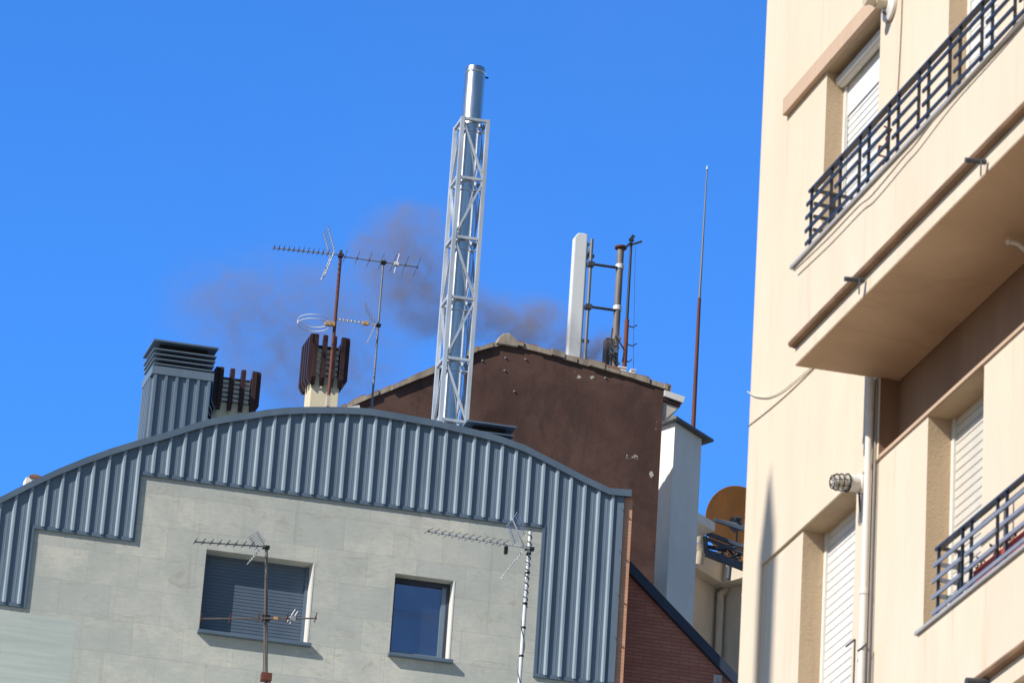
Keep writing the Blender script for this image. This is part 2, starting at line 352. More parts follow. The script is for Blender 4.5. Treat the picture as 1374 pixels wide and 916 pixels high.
# standing ribs
ra, rb = G.S(21.5, 667.3, TC), G.S(182.8, 603.5, TC); dp = (rb - ra) / 8 * 1.035
k = -12; ribs = MB()
while True:
    a = ra + dp * k; k += 1
    if a > L_['s4'] - 0.04: break
    if a < sL + 0.05: continue
    zt = interp(ctop, a) - TH + 0.02; zb = max(zbot(a - 0.03), zbot(a + 0.03)) + 0.02
    if zt - zb < 0.05: continue
    w0, w1, d = 0.027, 0.012, 0.030
    v = [G.w(a - w0, TC - 0.002, zb), G.w(a - w1, TC + d, zb), G.w(a + w1, TC + d, zb), G.w(a + w0, TC - 0.002, zb)]
    v += [p + Z * (zt - zb) for p in v]
    ribs.add(v, [(0, 1, 2, 3), (7, 6, 5, 4), (0, 4, 5, 1), (1, 5, 6, 2), (2, 6, 7, 3), (3, 7, 4, 0)])
    # shallow stiffening beads between the ribs
    for q in (0.36, 0.64):
        b_ = a + dp * q
        if b_ > L_['s4'] - 0.03: continue
        zt2 = interp(ctop, b_) - TH + 0.02; zb2 = max(zbot(b_ - 0.02), zbot(b_ + 0.02)) + 0.02
        if zt2 - zb2 < 0.05: continue
        v = [G.w(b_ - 0.012, TC - 0.001, zb2), G.w(b_, TC + 0.0025, zb2), G.w(b_ + 0.012, TC - 0.001, zb2)]
        v += [p + Z * (zt2 - zb2) for p in v]
        plate.add(v, [(0, 1, 2), (5, 4, 3), (0, 3, 4, 1), (1, 4, 5, 2), (2, 5, 3, 0)])
clad = plate.build('metal_cladding', 'clad', gb); ribs.build('standing_ribs', 'rib_lit', gb)
# screws heads on the right corner flashing, edge trim following the curve
trim = MB()
up = ctop; lo = [(a, z - TH) for a, z in ctop]
for (p0, p1, q0, q1) in zip(up, up[1:], lo, lo[1:]):
    v = [G.w(p0[0], TC + 0.05, p0[1]), G.w(p1[0], TC + 0.05, p1[1]), G.w(q1[0], TC + 0.05, q1[1]), G.w(q0[0], TC + 0.05, q0[1])]
    w_ = [p - G.e2 * 0.3 for p in v[:2]] + [p - G.e2 * 0.048 for p in v[2:]]
    trim.add(v + w_, [(0, 1, 2, 3), (0, 4, 5, 1), (2, 6, 7, 3), (0, 3, 7, 4), (1, 5, 6, 2)])
trim.build('roof_edge_trim', 'clad_dark', gb)
et = MB()
TW = 0.035
def hb(a0, a1, z): et.box(G, a0, a1, -0.02, TC + 0.010, z - 0.012, z + TW)
def vb(a, z0, z1, side): et.box(G, min(a, a + side * TW), max(a, a + side * TW), -0.021, TC + 0.011, z0, z1)
hb(sL, L_['s1'] + 0.006, L_['zb0']); vb(L_['s1'] + 0.006, L_['zb0'] + 0.036, L_['zb1'] - 0.013, -1)
hb(L_['s1'] - 0.029, L_['s2'] + 0.006, L_['zb1']); vb(L_['s2'] + 0.006, L_['zb1'] + 0.036, L_['zb2'] - 0.013, -1)
hb(L_['s2'] - 0.029, L_['s3'] + 0.03, L_['zb2']); vb(L_['s3'] - 0.006, L_['zb3'] + 0.036, L_['zb2'] - 0.013, 1)
hb(L_['s3'] - 0.006, L_['s4'] + 0.01, L_['zb3'])
et.build('cladding_edge_trim', 'clad_dark', gb)
cf = MB(); cf.box(G, L_['s4'] - 0.075, L_['s4'] + 0.012, TC + 0.001, TC + 0.008, L_['zb3'] + 0.04, zRt - TH - 0.002)
for i in range(6):
    z = zRt - 0.25 - i * 0.55
    if z > L_['zb3'] + 0.1: cf.tube(G.w(L_['s4'] - 0.02, TC + 0.02, z), G.w(L_['s4'] - 0.02, TC + 0.034, z), 0.011)
cf.build('corner_flashing', 'clad', gb)
# barrel roof behind the edge
rf = MB()
for p0, p1 in zip(ctop, ctop[1:]):
    rf.quad(G.w(p0[0], -0.2, p0[1] - 0.05), G.w(p1[0], -0.2, p1[1] - 0.05), G.w(p1[0], -6.0, p1[1] - 0.05), G.w(p0[0], -6.0, p0[1] - 0.05))
rf.build('roof', 'clad_dark', gb)
# stone wall with its two windows
W1 = (G.S(272, 790), G.S(417.3, 809), G.H(340, 853.6), G.H(349, 745.5))
W2 = (G.S(526.5, 821), G.S(606.5, 832), G.H(563, 880), G.H(569, 773.5))
zT = min(G.H(0, 945, 2.45), G.H(720, 945, 2.45))                 # terrace level, below the picture
zt1, zt2, zt3, zt4 = L_['zb0'] + 0.2, L_['zb1'] + 0.2, L_['zb2'] + 0.2, L_['zb3'] + 0.2
def skipw(a, z):
    lim = zt1 if a < L_['s1'] - 0.1 else zt2 if a < L_['s2'] - 0.1 else zt3 if a < L_['s3'] + 0.1 else zt4
    return z > lim
RD = 0.25
wf, wr = wall_grid(G, [sL, L_['s1'] - 0.1, L_['s2'] - 0.1, L_['s3'] + 0.1, L_['s4'] - 0.02], [zT, zt1, zt2, zt3, zt4], [W1, W2], 0.0, RD, skipw)
wall = MB(); wall.v, wall.f = wf.v[:], wf.f[:]; wall.add(wr.v, wr.f)
# right and left flank, back
gy = L_['s4'] - 0.02
# greener, streaky tiles low on the left
mk = STONE_T
gz, gs = G.H(60, 826), G.o.dot(A) + G.S(98, 870)
vv, ss, zz = mk.coords(A)
msk = mk.math('MULTIPLY', mk.math('LESS_THAN', ss, gs), mk.math('LESS_THAN', zz, gz))
stre = mk.noise(mk.scaled(vv, (0.6, 9, 1)), 2.2, 5, 0.6)
gc = mk.mix(mk.ramp(stre, 0.3, 0.7), (0.45, 0.52, 0.485), (0.55, 0.60, 0.56))
mk.color(mk.mix(mk.math('MULTIPLY', msk, 0.75), STONE_C, gc))
wall.build('stone_wall', 'stone', gb)
fl = MB()
fl.quad(G.w(sL, -0.23, 0), G.w(sL, -6, 0), G.w(sL, -6, curve[0][1] - 0.06), G.w(sL, -0.23, curve[0][1] - 0.06))
fl.quad(G.w(sL, -6, 0), G.w(sR_ - 0.03, -6, 0), G.w(sR_ - 0.03, -6, zRt - 0.06), G.w(sL, -6, curve[0][1] - 0.06))
fl.build('rear_wall', 'stone', gb)
low = MB(); low.box(G, sL, gy, -0.3, 2.45, 0, zT); low.build('lower_storeys', 'stone', gb)
# window 1: closed shutter
def window(parent, w, depth, kind):
    a0, a1, z0, z1 = w; fw = 0.05
    fr_ = MB()
    fr_.box(G, a0, a0 + fw, -depth - 0.05, -depth + 0.02, z0 + fw, z1); fr_.box(G, a1 - fw, a1, -depth - 0.05, -depth + 0.02, z0 + fw, z1)
    fr_.box(G, a0, a1, -depth - 0.05, -depth + 0.02, z0, z0 + fw)
    if kind == 'pane': fr_.box(G, a0 + fw, a1 - fw, -depth - 0.05, -depth + 0.02, z1 - fw, z1)
    f = fr_.build('window', 'charcoal' if kind == 'pane' else 'clad_dark', parent)
    if kind == 'shutter':
        slats(G, a0 + fw, a1 - fw, z0 + fw, z1, -depth, 0.042, 0.0045, 0.005).build('shutter', 'shutter_blue', f)
    else:
        p = MB(); p.box(G, a0 + fw, a1 - fw, -depth - 0.03, -depth - 0.02, z0 + fw, z1 - fw); p.build('pane', 'pane', f)
        sh = MB(); aw = 0.055
        sh.box(G, a1 - fw - aw, a1 - fw, -depth - 0.019, -depth + 0.012, z0 + fw, z1 - fw)
        sh.box(G, a0 + fw, a1 - fw - aw, -depth - 0.019, -depth + 0.012, z0 + fw, z0 + fw + 0.03)
        sh.build('sash', 'clad', f)
    si = MB(); si.prism_s(G, [(-depth + 0.021, z0 - 0.045), (-depth + 0.021, z0 + 0.012), (0.075, z0 - 0.012), (0.075, z0 - 0.05)], a0 - 0.02, a1 + 0.03)
    si.build('sill', 'clad_dark', f)
    rv = MB(); rv.box(G, a1 - 0.012, a1 + 0.004, -depth + 0.021, 0.004, z0 + 0.013, z1 - 0.002); rv.build('jamb_lining', 'white_paint', f)
window(gb, W1, 0.185, 'shutter'); window(gb, W2, 0.16, 'pane')
# brick edge and brick gable wall stepping back on the right
bp = MB(); bp.box(G, L_['s4'] - 0.03, G.S(847.5, 700, -0.010), -6.0, -0.010, 0, zRt - 0.09); bp.build('brick_pier', 'brick_light', gb)
tb = -0.7
w0 = G.hit(838, 751, tb); w1 = G.hit(1010, 933, tb)
b0 = G.S(838, 800, tb) - 0.3
sl = (w1[1] - w0[1]) / (w1[0] - w0[0])
bw = MB(); bw.prism(G, [(b0, 0), (w1[0] + 3, 0), (w1[0] + 3, w1[1] + 3 * sl - 0.1), (b0, w0[1] + (b0 - w0[0]) * sl - 0.1)], tb - 3.5, tb)
bwo = bw.build('brick_wall', 'brick', gb)
cp = MB(); e0, e1_ = b0, w1[0] + 3
cp.prism(G, [(e0, w0[1] + (e0 - w0[0]) * sl - 0.13), (e1_, w0[1] + (e1_ - w0[0]) * sl - 0.13), (e1_, w0[1] + (e1_ - w0[0]) * sl + 0.02), (e0, w0[1] + (e0 - w0[0]) * sl + 0.02)], tb - 3.55, tb + 0.07)
cp.build('coping', 'coping', bwo)
a, z = G.hit(962, 911, tb); vb_ = MB(); vb_.box(G, a - 0.05, a + 0.055, tb - 0.02, tb + 0.03, z - 0.12, z + 0.05); vb_.box(G, a - 0.01, a + 0.01, tb + 0.028, tb + 0.06, z - 0.05, z + 0.02); vb_.build('wall_vent', 'zinc', bwo)

# metal clad vent shafts
def louvred_cap(sh, fr, a0, a1, t0, t1, z, n, mname='clad'):
    """stack of louvre blades under a flat cap; z is the underside of the stack"""
    core = MB(); core.box(fr, a0 + 0.05, a1 - 0.05, t0 + 0.05, t1 - 0.05, z, z + n * 0.062 + 0.07); core.build('dark_core', 'soot', sh)
    for i in range(n):
        zz = z + 0.03 + i * 0.062; o = 0.02 + 0.008 * i
        lv = MB(); v = []
        for oo, hh in ((o, zz), (o - 0.05, zz + 0.02), ):
            v += [fr.w(a0 - oo, t0 - oo, hh), fr.w(a1 + oo, t0 - oo, hh), fr.w(a1 + oo, t1 + oo, hh), fr.w(a0 - oo, t1 + oo, hh)]
        v2 = [p + Z * 0.014 for p in v[:4]]
        lv.add(v + v2, [(0, 1, 2, 3), (0, 1, 9, 8), (1, 2, 10, 9), (2, 3, 11, 10), (3, 0, 8, 11), (8, 9, 5, 4), (9, 10, 6, 5), (10, 11, 7, 6), (11, 8, 4, 7), (4, 5, 6, 7)])
        lv.build('louvre', mname, sh)
    cap = MB(); zc = z + n * 0.062 + 0.075
    cap.box(fr, a0 - 0.055, a1 + 0.055, t0 - 0.055, t1 + 0.055, zc, zc + 0.022); cap.build('cap', 'clad_dark', sh)
tv = -1.2
a0, zc = G.hit(207, 500, tv); a1 = G.S(282, 512, tv)
zb_ = G.H(207, 500, tv)
depthv = 0.50
shf = MB(); shf.box(G, a0, a1, tv - depthv, tv, zb_ - 2.2, zb_ - 0.02)
for i in range(6):
    a = a0 + 0.015 + (a1 - a0 - 0.03) * i / 5; shf.box(G, a - 0.017, a + 0.017, tv + 0.001, tv + 0.032, zb_ - 2.2, zb_ - 0.03)
    b_ = tv - depthv + 0.015 + (depthv - 0.03) * i / 5
    if i < 5: shf.box(G, a0 - 0.032, a0 - 0.001, b_ - 0.017, b_ + 0.017, zb_ - 2.2, zb_ - 0.03)
sho = shf.build('vent_shaft', 'clad', gb, label='tall blue-grey metal clad vent shaft at left of the curved roof')
bd = MB(); bd.box(G, a0 - 0.034, a1 + 0.034, tv - depthv - 0.034, tv + 0.034, zb_ - 0.02, zb_ + 0.085); bd.build('collar', 'clad', sho)
louvred_cap(sho, G, a0, a1, tv - depthv, tv, zb_ + 0.085, 4)
# low vent, mostly sunk behind the roof edge on the right
tv2 = -0.9
p0 = G.hit(625, 563, tv2); p1 = G.hit(691, 571, tv2)
lvm = MB(); lvm.box(G, p0[0], p1[0], tv2 - 0.5, tv2, p0[1] - 0.9, p0[1] - 0.29)
lo_ = lvm.build('vent_shaft', 'clad_dark', gb, label='low louvred vent just showing behind the roof edge beside the steel flue')
louvred_cap(lo_, G, p0[0] + 0.06, p1[0] - 0.05, tv2 - 0.5, tv2, p0[1] - 0.30, 3, 'clad_dark')

# cream chimneys with a crown of brown fins
def chimney(px_l, px_r, y, ztop_px, t, label, dep):
    a0, a1 = G.S(px_l, y, t), G.S(px_r, y, t); zt = G.H((px_l + px_r) / 2, y, t); zf = G.H((px_l + px_r) / 2, ztop_px, t)
    sh = MB(); sh.box(G, a0, a1, t - dep, t, zt - 3.0, zt)
    c = sh.build('chimney', 'cream_chim', gb, bevel=0.01, label=label)
    hf = zf - zt                               # height of the fin crown above the shaft top
    inner = MB(); inner.box(G, a0 + 0.10, a1 - 0.10, t - dep + 0.10, t - 0.10, zt + 0.001, zt + hf * 0.72); inner.build('flue_core', 'soot', c)
    for i in range(5):
        zz = zt + 0.02 + i * hf * 0.14
        r_ = MB(); r_.box(G, a0 + 0.04, a1 - 0.04, t - dep + 0.02, t + 0.004, zz, zz + hf * 0.085); r_.build('louvre_ring', 'ceramic', c, bevel=0.006)
    cc = MB(); cc.box(G, a0 + 0.04, a1 - 0.04, t - dep + 0.04, t - 0.04, zt + hf * 0.74, zt + hf * 0.80); cc.build('chimney_lid', 'fin', c)
    lowz, hiz = zt - hf * 0.28, zt + hf
    n = 4; fw, fd, st = 0.052, 0.075, 0.035
    ce = (a0 + a1) / 2; hw = (a1 - a0) / 2; ct = t - dep / 2; hd = dep / 2
    for side in range(4):
        for i in range(n):
            u = -1 + 2 * i / (n - 1)
            prof = [(0.0, lowz + 0.11), (0.0, hiz), (fd - 0.015, hiz), (fd, hiz - 0.03), (fd, lowz + 0.10), (fd - 0.05, lowz)]
            f = MB(); v = []
            for (d, z) in prof:
                for e in (-fw / 2, fw / 2):
                    if side == 0: q = (ce + u * (hw - 0.005) + e, t + st - 0.03 + d)
                    elif side == 1: q = (ce + u * (hw - 0.005) + e, t - dep - st + 0.03 - d)
                    elif side == 2: q = (a0 - st + 0.03 - d, ct + u * (hd + 0.03) + e)
                    else: q = (a1 + st - 0.03 + d, ct + u * (hd + 0.03) + e)
                    v.append(G.w(q[0], q[1], z))
            m_ = len(prof)
            f.add(v, [tuple(range(0, 2 * m_, 2)), tuple(range(2 * m_ - 1, 0, -2))] + [(2 * k, 2 * ((k + 1) % m_), 2 * ((k + 1) % m_) + 1, 2 * k + 1) for k in range(m_)])
            f.build('fin', 'fin', c)
    # pale ties that hold the fins
    for i in (1, 2): MB().box(G, ce + (-1 + 2 * i / 3) * (hw - 0.005) - 0.012, ce + (-1 + 2 * i / 3) * (hw - 0.005) + 0.012, t + 0.001, t + 0.03, lowz - 0.03, lowz + 0.12).build('fin_tie', 'cream_paint', c)
    return c
chimney(418.5, 456.5, 505, 452, -2.2, 'cream chimney with brown fins behind the rusty antenna mast', 0.30)
chimney(291.5, 337.5, 541, 497, -1.6, 'cream chimney with brown fins, sunk low beside the clad vent shaft', 0.30)

# ------------------------------------------------------------------ steel flue in its lattice tower
tt = -1.6
p_l = G.hit(600, 440, tt); p_r = G.hit(634.5, 446, tt)
zt_ = G.H(616.7, 158, tt); zb6 = G.H(592, 562, tt)
fa0, fa1 = p_l[0], p_r[0]
wd = fa1 - fa0
fb = thing('flue_tower', G.w((fa0 + fa1) / 2, tt - wd / 2, zb6 - 0.9), 'tall stainless flue pipe inside a square galvanised lattice tower rising over the curved roof', 'flue tower')
zlv = [zt_ + (zb6 - zt_) * i / 5 for i in range(6)]
zbase = zb6 - 0.9
LEG = 0.046
crn = [(fa0, tt), (fa1, tt), (fa1, tt - wd), (fa0, tt - wd)]
for a, t_ in crn:
    l = MB(); l.box(G, a - LEG / 2, a + LEG / 2, t_ - LEG / 2, t_ + LEG / 2, zbase, zt_ + 0.02); l.build('leg', 'galv', fb)
for iz, z in enumerate(zlv):
    for j in range(4):
        (a, t_), (b, u) = crn[j], crn[(j + 1) % 4]
        p, q = G.w(a, t_, z), G.w(b, u, z); d = (q - p).normalized()
        MB().bar(p + d * LEG / 2, q - d * LEG / 2, 0.036, 0.036).build('crossbar', 'galv', fb)
for k in range(5):
    for j in range(4):
        (a, t_), (b, u) = crn[j], crn[(j + 1) % 4]
        flip = (k + j) % 2 == 1
        z1, z0 = (zlv[k + 1], zlv[k]) if flip else (zlv[k], zlv[k + 1])
        p, q = G.w(a, t_, z1), G.w(b, u, z0); d = (q - p).normalized()
        MB().bar(p + d * 0.03, q - d * 0.03, 0.026, 0.026).build('diagonal_brace', 'galv', fb)
bs = MB(); bs.box(G, fa0 - 0.08, fa1 + 0.08, tt - wd - 0.08, tt + 0.08, zbase - 0.05, zbase); bs.build('base_plate', 'galv', fb)
ca, ct_ = (fa0 + fa1) / 2, tt - wd / 2
c0 = G.w(ca, ct_, 0); rP = 0.138
ztop = G.H(636, 93.5, ct_)
pp = MB()
prof = [(rP, zbase)]
for z in sorted(zlv): prof += [(rP, z - 0.11), (rP + 0.004, z - 0.108), (rP + 0.004, z - 0.09), (rP, z - 0.088)]
prof += [(rP, ztop - 0.10), (rP, ztop - 0.02)]
pp.lathe(c0, Z, prof, 40); fp = pp.build('flue_pipe', 'steel', fb, smooth=True)
cl_ = MB(); cl_.lathe(c0, Z, [(rP + 0.003, ztop - 0.085), (rP + 0.008, ztop - 0.075), (rP + 0.008, ztop - 0.06), (rP + 0.002, ztop - 0.055), (rP - 0.006, ztop + 0.005), (rP - 0.02, ztop + 0.012)], 40); cl_.build('top_collar', 'steel', fp, smooth=True)
hk = MB(); hk.tube(G.w(ca + rP, ct_, ztop - 0.09), G.w(ca + rP + 0.035, ct_ + 0.01, ztop - 0.10), 0.012); hk.build('clip', 'black', fp)
for z in zlv:
    bnd = MB(); bnd.lathe(c0, Z, [(rP + 0.001, z - 0.155), (rP + 0.012, z - 0.15), (rP + 0.012, z - 0.128), (rP + 0.001, z - 0.123)], 40)
    bnd.tube(G.w(ca + rP * 0.7, ct_ + rP * 0.7, z - 0.139), G.w(ca + rP * 0.7 + 0.05, ct_ + rP * 0.7 + 0.03, z - 0.139), 0.014)
    bnd.build('pipe_band', 'steel', fp, smooth=True)

# ------------------------------------------------------------------ television antennas
def rod(root, name, p0, p1, r, m, r1=None, n=8): return MB().tube(p0, p1, r, r1, n).build(name, m, root, smooth=True)
def yagi(root, p0, p1, n, half, m='alu', me=None, r=0.011, taper=0.0, el=0.0045, first=0.0, last=1.0, tilt=None, name='element'):
    """boom from p0 (tip) to p1 (mast end), rods across it, lying level unless tilted"""
    rod(root, 'boom', p0, p1, r, m)
    d = (p1 - p0).normalized(); x = tilt if tilt is not None else d.cross(Z).normalized()
    for i in range(n):
        c = p0.lerp(p1, first + (last - first) * i / max(1, n - 1)); h = half * (1 + taper * i / max(1, n - 1))
        e = MB().tube(c - x * h + Z * r, c + x * h + Z * r, el, el, 6)
        e.tube(c - Z * 0.012, c + Z * 0.018, 0.011, 0.011, 6)
        e.build(name, me or m, root)
def grid(root, c, along, side, L, W, n, m='alu', r=0.004):
    """wire grid reflector panel: two rails from c along 'along', rods across"""
    g = MB()
    for k in (-0.5, 0.5): g.tube(c + side * (W * 0.6 * k), c + along * L + side * (W * 0.6 * k), r * 1.4, None, 6)
    for i in range(n):
        q = c + along * (L * (0.08 + 0.92 * i / (n - 1))); g.tube(q - side * W / 2, q + side * W / 2, r, None, 6)
    return g.build('reflector', m, root)
def grid4(root, b0, b1, o0, o1, n, m='alu', r=0.0035):
    """wire grid panel between a base edge b0-b1 and an outer edge o0-o1"""
    g = MB()
    for k in (0.2, 0.8): g.tube(b0.lerp(b1, k), o0.lerp(o1, k), r * 1.3, None, 6)
    for i in range(n):
        u = 0.05 + 0.95 * i / (n - 1); g.tube(b0.lerp(o0, u), b1.lerp(o1, u), r, None, 6)
    return g.build('reflector', m, root)
D = lambda px, py, dep: at(px, py, dep)
def level(p, d, L): return p + Vector((d.x, d.y, 0)).normalized() * L
tA = -1.9
# A: rusty mast before the tall chimney
def mast_pts(xb, yb, xt, yt, t):
    a, zb = G.hit((xb + xt) / 2, (yb + yt) / 2, t); return a, G.H(xb, yb, t), G.H(xt, yt, t)
aA, zA0, zA1 = mast_pts(441, 548, 456, 338, tA)
ra_ = thing('tv_antenna', G.w(aA, tA, zA0 - 0.5), 'rusty red antenna mast before the tall chimney with comb aerial and ring aerial below', 'antenna')
rod(ra_, 'mast', G.w(aA, tA, zA0 - 0.5), G.w(aA, tA, zA1 + 0.02), 0.024, 'rust', 0.02, 10)
mb = MB(); mb.box(G, aA - 0.022, aA + 0.022, tA - 0.05, tA + 0.028, zA0 + 0.02, zA0 + 0.17); mb.build('bracket', 'cream_paint', ra_)
zj = G.H(455, 343, tA)
pm = G.w(aA, tA + 0.03, zj)
zl = G.H(367, 334, tA); aL = G.S(367, 334, tA)
tip = G.w(aL, tA + 0.03, zj + 0.0)
tip.z = zl
yagi(ra_, tip, pm, 12, 0.085, 'alu', 'alu_dark', 0.009, 0.25, 0.004, 0.0, 0.80)
pc = G.P(446, 341, tA + 0.03); sd = B.copy()
pu = G.P(437, 309, tA + 0.03); pd = G.P(433, 373, tA + 0.03)
grid(ra_, pc, (pu - pc).normalized(), sd, (pu - pc).length, 0.34, 7, 'alu', 0.0045)
grid(ra_, pc, (pd - pc).normalized(), sd, (pd - pc).length, 0.30, 6, 'alu', 0.0045)
cj = MB(); cj.box(G, aA - 0.032, aA + 0.03, tA - 0.025, tA + 0.042, zj - 0.02, zj + 0.018); cj.build('clamp', 'alu_dark', ra_)
# FM ring: two stacked loops
rc = G.P(421, 433, tA); ring = MB(); rr = 0.2
zr = rc.z
for dz, ph in ((0.028, 0), (-0.028, 0)):
    pts = [rc + Vector((math.cos(q) * rr, math.sin(q) * rr, dz)) for q in [rad(12 + 336 * i / 28) + rad(2) for i in range(29)]]
    ring.path(pts, 0.0055, 6)
ring.tube(rc + Vector((-rr, 0, -0.03)), rc + Vector((-rr, 0, 0.03)), 0.008)
ring.build('ring_aerial', 'white_plastic', ra_, smooth=True)
ib = MB(); pI = rc + Vector((rr, 0, 0)); ib.bar(pI - A * 0.06, pI + A * 0.07, 0.05, 0.055); ib.build('ring_insulator', 'orange_plastic', ra_, bevel=0.008)
rod(ra_, 'ring_arm', pI + A * 0.05, G.w(aA, tA, zr), 0.012, 'alu_dark')
# B: slim grey mast
tB = -2.6
aB, zB0, zB1 = mast_pts(502, 526, 513, 349, tB)
rb_ = thing('tv_antenna', G.w(aB, tB, zB0 - 1.0), 'slim grey antenna mast with long thin aerial on top and small grid halfway', 'antenna')
rod(rb_, 'mast', G.w(aB, tB, zB0 - 1.0), G.w(aB, tB, zB1 + 0.02), 0.016, 'grey_mast', 0.012, 8)
p0 = G.P(461, 345, tB + 0.02); p1 = G.P(562, 358, tB + 0.02); p0.z = p1.z = (p0.z + p1.z) / 2
yagi(rb_, p0, p1, 7, 0.2, 'grey_mast', 'alu_dark', 0.008, 0.5, 0.003, 0.02, 0.98, (B + A * 0.12).normalized())
wb = MB(); q = p0.lerp(p1, 0.70); wb.bar(q - A * 0.035, q + A * 0.035, 0.05, 0.045); wb.build('dipole_box', 'white_plastic', rb_, bevel=0.006)
q2 = p0.lerp(p1, 0.70); dpo = MB(); dpo.tube(q2 - Z * 0.13 - A * 0.02 , q2 + Z * 0.15 + A * 0.03, 0.0045); dpo.build('dipole', 'alu', rb_)
pm2 = G.P(507, 436, tB + 0.02); tip2 = G.P(448, 434, tB + 0.02); tip2.z = pm2.z
yagi(rb_, tip2, pm2, 8, 0.05, 'cream_paint', 'alu', 0.0075, 0.3, 0.003, 0.05, 0.66)
fd_ = MB(); q = tip2.lerp(pm2, 0.72); fd_.bar(q - A * 0.04, q + A * 0.04, 0.04, 0.05); fd_.build('feed_box', 'orange_plastic', rb_, bevel=0.006)
gc_ = G.P(504, 436, tB + 0.02); gu = G.P(491, 413, tB + 0.02); gd = G.P(492, 461, tB + 0.02)
grid(rb_, gc_, (gu - gc_).normalized(), (B + A * 0.3).normalized(), (gu - gc_).length, 0.36, 6, 'alu', 0.0035)
grid(rb_, gc_, (gd - gc_).normalized(), (B + A * 0.1).normalized(), (gd - gc_).length, 0.10, 5, 'cream_paint', 0.0035)
cl2 = MB(); cl2.box(G, aB - 0.03, aB + 0.028, tB - 0.018, tB + 0.034, pm2.z - 0.016, pm2.z + 0.016); cl2.build('clamp', 'black', rb_)
cl3 = MB(); cl3.box(G, aB - 0.03, aB + 0.03, tB - 0.02, tB + 0.035, p0.z - 0.02, p0.z + 0.02); cl3.build('clamp', 'black', rb_)
# C: antenna on the terrace, before the shuttered window
tC = 2.0
aC, zC0, zC1 = mast_pts(357, 916, 357.5, 733, tC)
rc_ = thing('tv_antenna', G.w(aC, tC, zT), 'thin antenna mast before the shuttered window with a second crosswise aerial lower down', 'antenna')
mC0 = G.w(aC, tC, zT)
pt = G.P(357.5, 733, tC); pb = G.P(357, 916, tC); dd = (pb - pt).normalized(); pf = pt + dd * ((pt.z - zT) / -dd.z)
rod(rc_, 'mast', pf, pt, 0.021, 'rusty_grey', 0.017, 10)
bk = MB(); q = G.P(357, 909, tC); bk.bar(q - Z * 0.035, q + Z * 0.05, 0.12, 0.10); bk.build('bracket', 'rust', rc_)
rod(rc_, 'loose_cable', G.P(353, 905, tC + 0.02), G.P(356, 770, tC + 0.03), 0.006, 'cable_brown')
p1 = G.P(357, 733, tC + 0.03); p0 = G.P(262, 726.5, tC + 0.03)
yagi(rc_, p0, p1, 8, 0.10, 'grey_mast', 'alu_dark', 0.01, 0.2, 0.005, 0.0, 0.80, B.copy())
pc = G.P(349, 734, tC + 0.03); pu = G.P(340, 714, tC + 0.03); pd = G.P(332, 757, tC + 0.03)
grid4(rc_, G.P(342, 738, tC + 0.15), G.P(357, 727, tC - 0.12), G.P(332, 722, tC + 0.15), G.P(347.5, 711, tC - 0.12), 7, 'alu', 0.0035)
grid4(rc_, G.P(347, 736, tC + 0.12), G.P(353, 734, tC - 0.12), G.P(331, 757, tC + 0.12), G.P(336, 753, tC - 0.12), 7, 'alu', 0.0035)
cc_ = MB(); q = G.P(357, 734, tC); cc_.bar(q - A * 0.04, q + A * 0.04, 0.055, 0.035); cc_.build('clamp', 'black', rc_)
p0 = G.P(268, 829.5, tC + 0.03); p1 = G.P(425, 829, tC + 0.03)
yagi(rc_, p0, p1, 5, 0.14, 'rusty_grey', 'rust', 0.010, 0.15, 0.006, 0.01, 0.99, (B + A * 0.18).normalized(), 'cross_element')
cc2 = MB(); q = G.P(357, 829, tC); cc2.bar(q - A * 0.045, q + A * 0.045, 0.06, 0.07); cc2.build('clamp', 'black', rc_)
dp_ = MB(); q = G.P(393, 829, tC + 0.03); dp_.tube(q - Z * 0.07 - A * 0.03, q + Z * 0.09 + A * 0.05, 0.006); dp_.tube(q - Z * 0.05 - A * 0.06, q + Z * 0.11 + A * 0.02, 0.006); dp_.bar(q - A * 0.03, q + A * 0.03, 0.04, 0.05); dp_.build('dipole', 'alu', rc_)
ib2 = MB(); q = G.P(370, 829, tC + 0.03); ib2.bar(q - A * 0.025, q + A * 0.025, 0.03, 0.03); ib2.build('feed_box', 'orange_plastic', rc_)
# D: white taped pole
tD = 1.2
pt = G.P(711.5, 713, tD); pb = G.P(697, 916, tD); dd = (pb - pt).normalized(); pf = pt + dd * ((pt.z - zT) / -dd.z)
rd_ = thing('tv_antenna', pf, 'white pole wound with black tape carrying a long toothed aerial near the metal corner', 'antenna')
rod(rd_, 'mast', pf, pt, 0.025, 'white_plastic', 0.021, 12)
tp = MB(); ax = (pt - pf).normalized(); xx = ax.orthogonal().normalized(); yy = ax.cross(xx)
def coil(l0, l1, turns, r):
    n = int(turns * 12); return [pt + dd * (l0 + (l1 - l0) * i / n) + (xx * math.cos(2 * math.pi * turns * i / n) + yy * math.sin(2 * math.pi * turns * i / n)) * r for i in range(n + 1)]
tp.path(coil(0.0, 0.95, 11, 0.0265), 0.0055, 5); tp.path(coil(0.95, 3.2, 4, 0.0275), 0.005, 5)
tp.build('tape', 'black', rd_)
for q in (0.28, 0.52, 0.9, 1.2, 1.55): MB().lathe(pt + dd * q - dd * 0.012, dd, [(0.024, 0), (0.03, 0.003), (0.03, 0.022), (0.024, 0.025)], 12).build('strap', 'black', rd_)
p1 = G.P(711, 735.5, tD + 0.04); p0 = G.P(575, 712.5, tD + 0.04)
yagi(rd_, p0, p1, 12, 0.11, 'galv', 'alu_dark', 0.0105, 0.15, 0.004, 0.0, 0.74, (B + A * -0.22).normalized())
pc = G.P(702, 733, tD + 0.04); pu = G.P(686, 688, tD + 0.04); pd = G.P(672, 776, tD + 0.04)
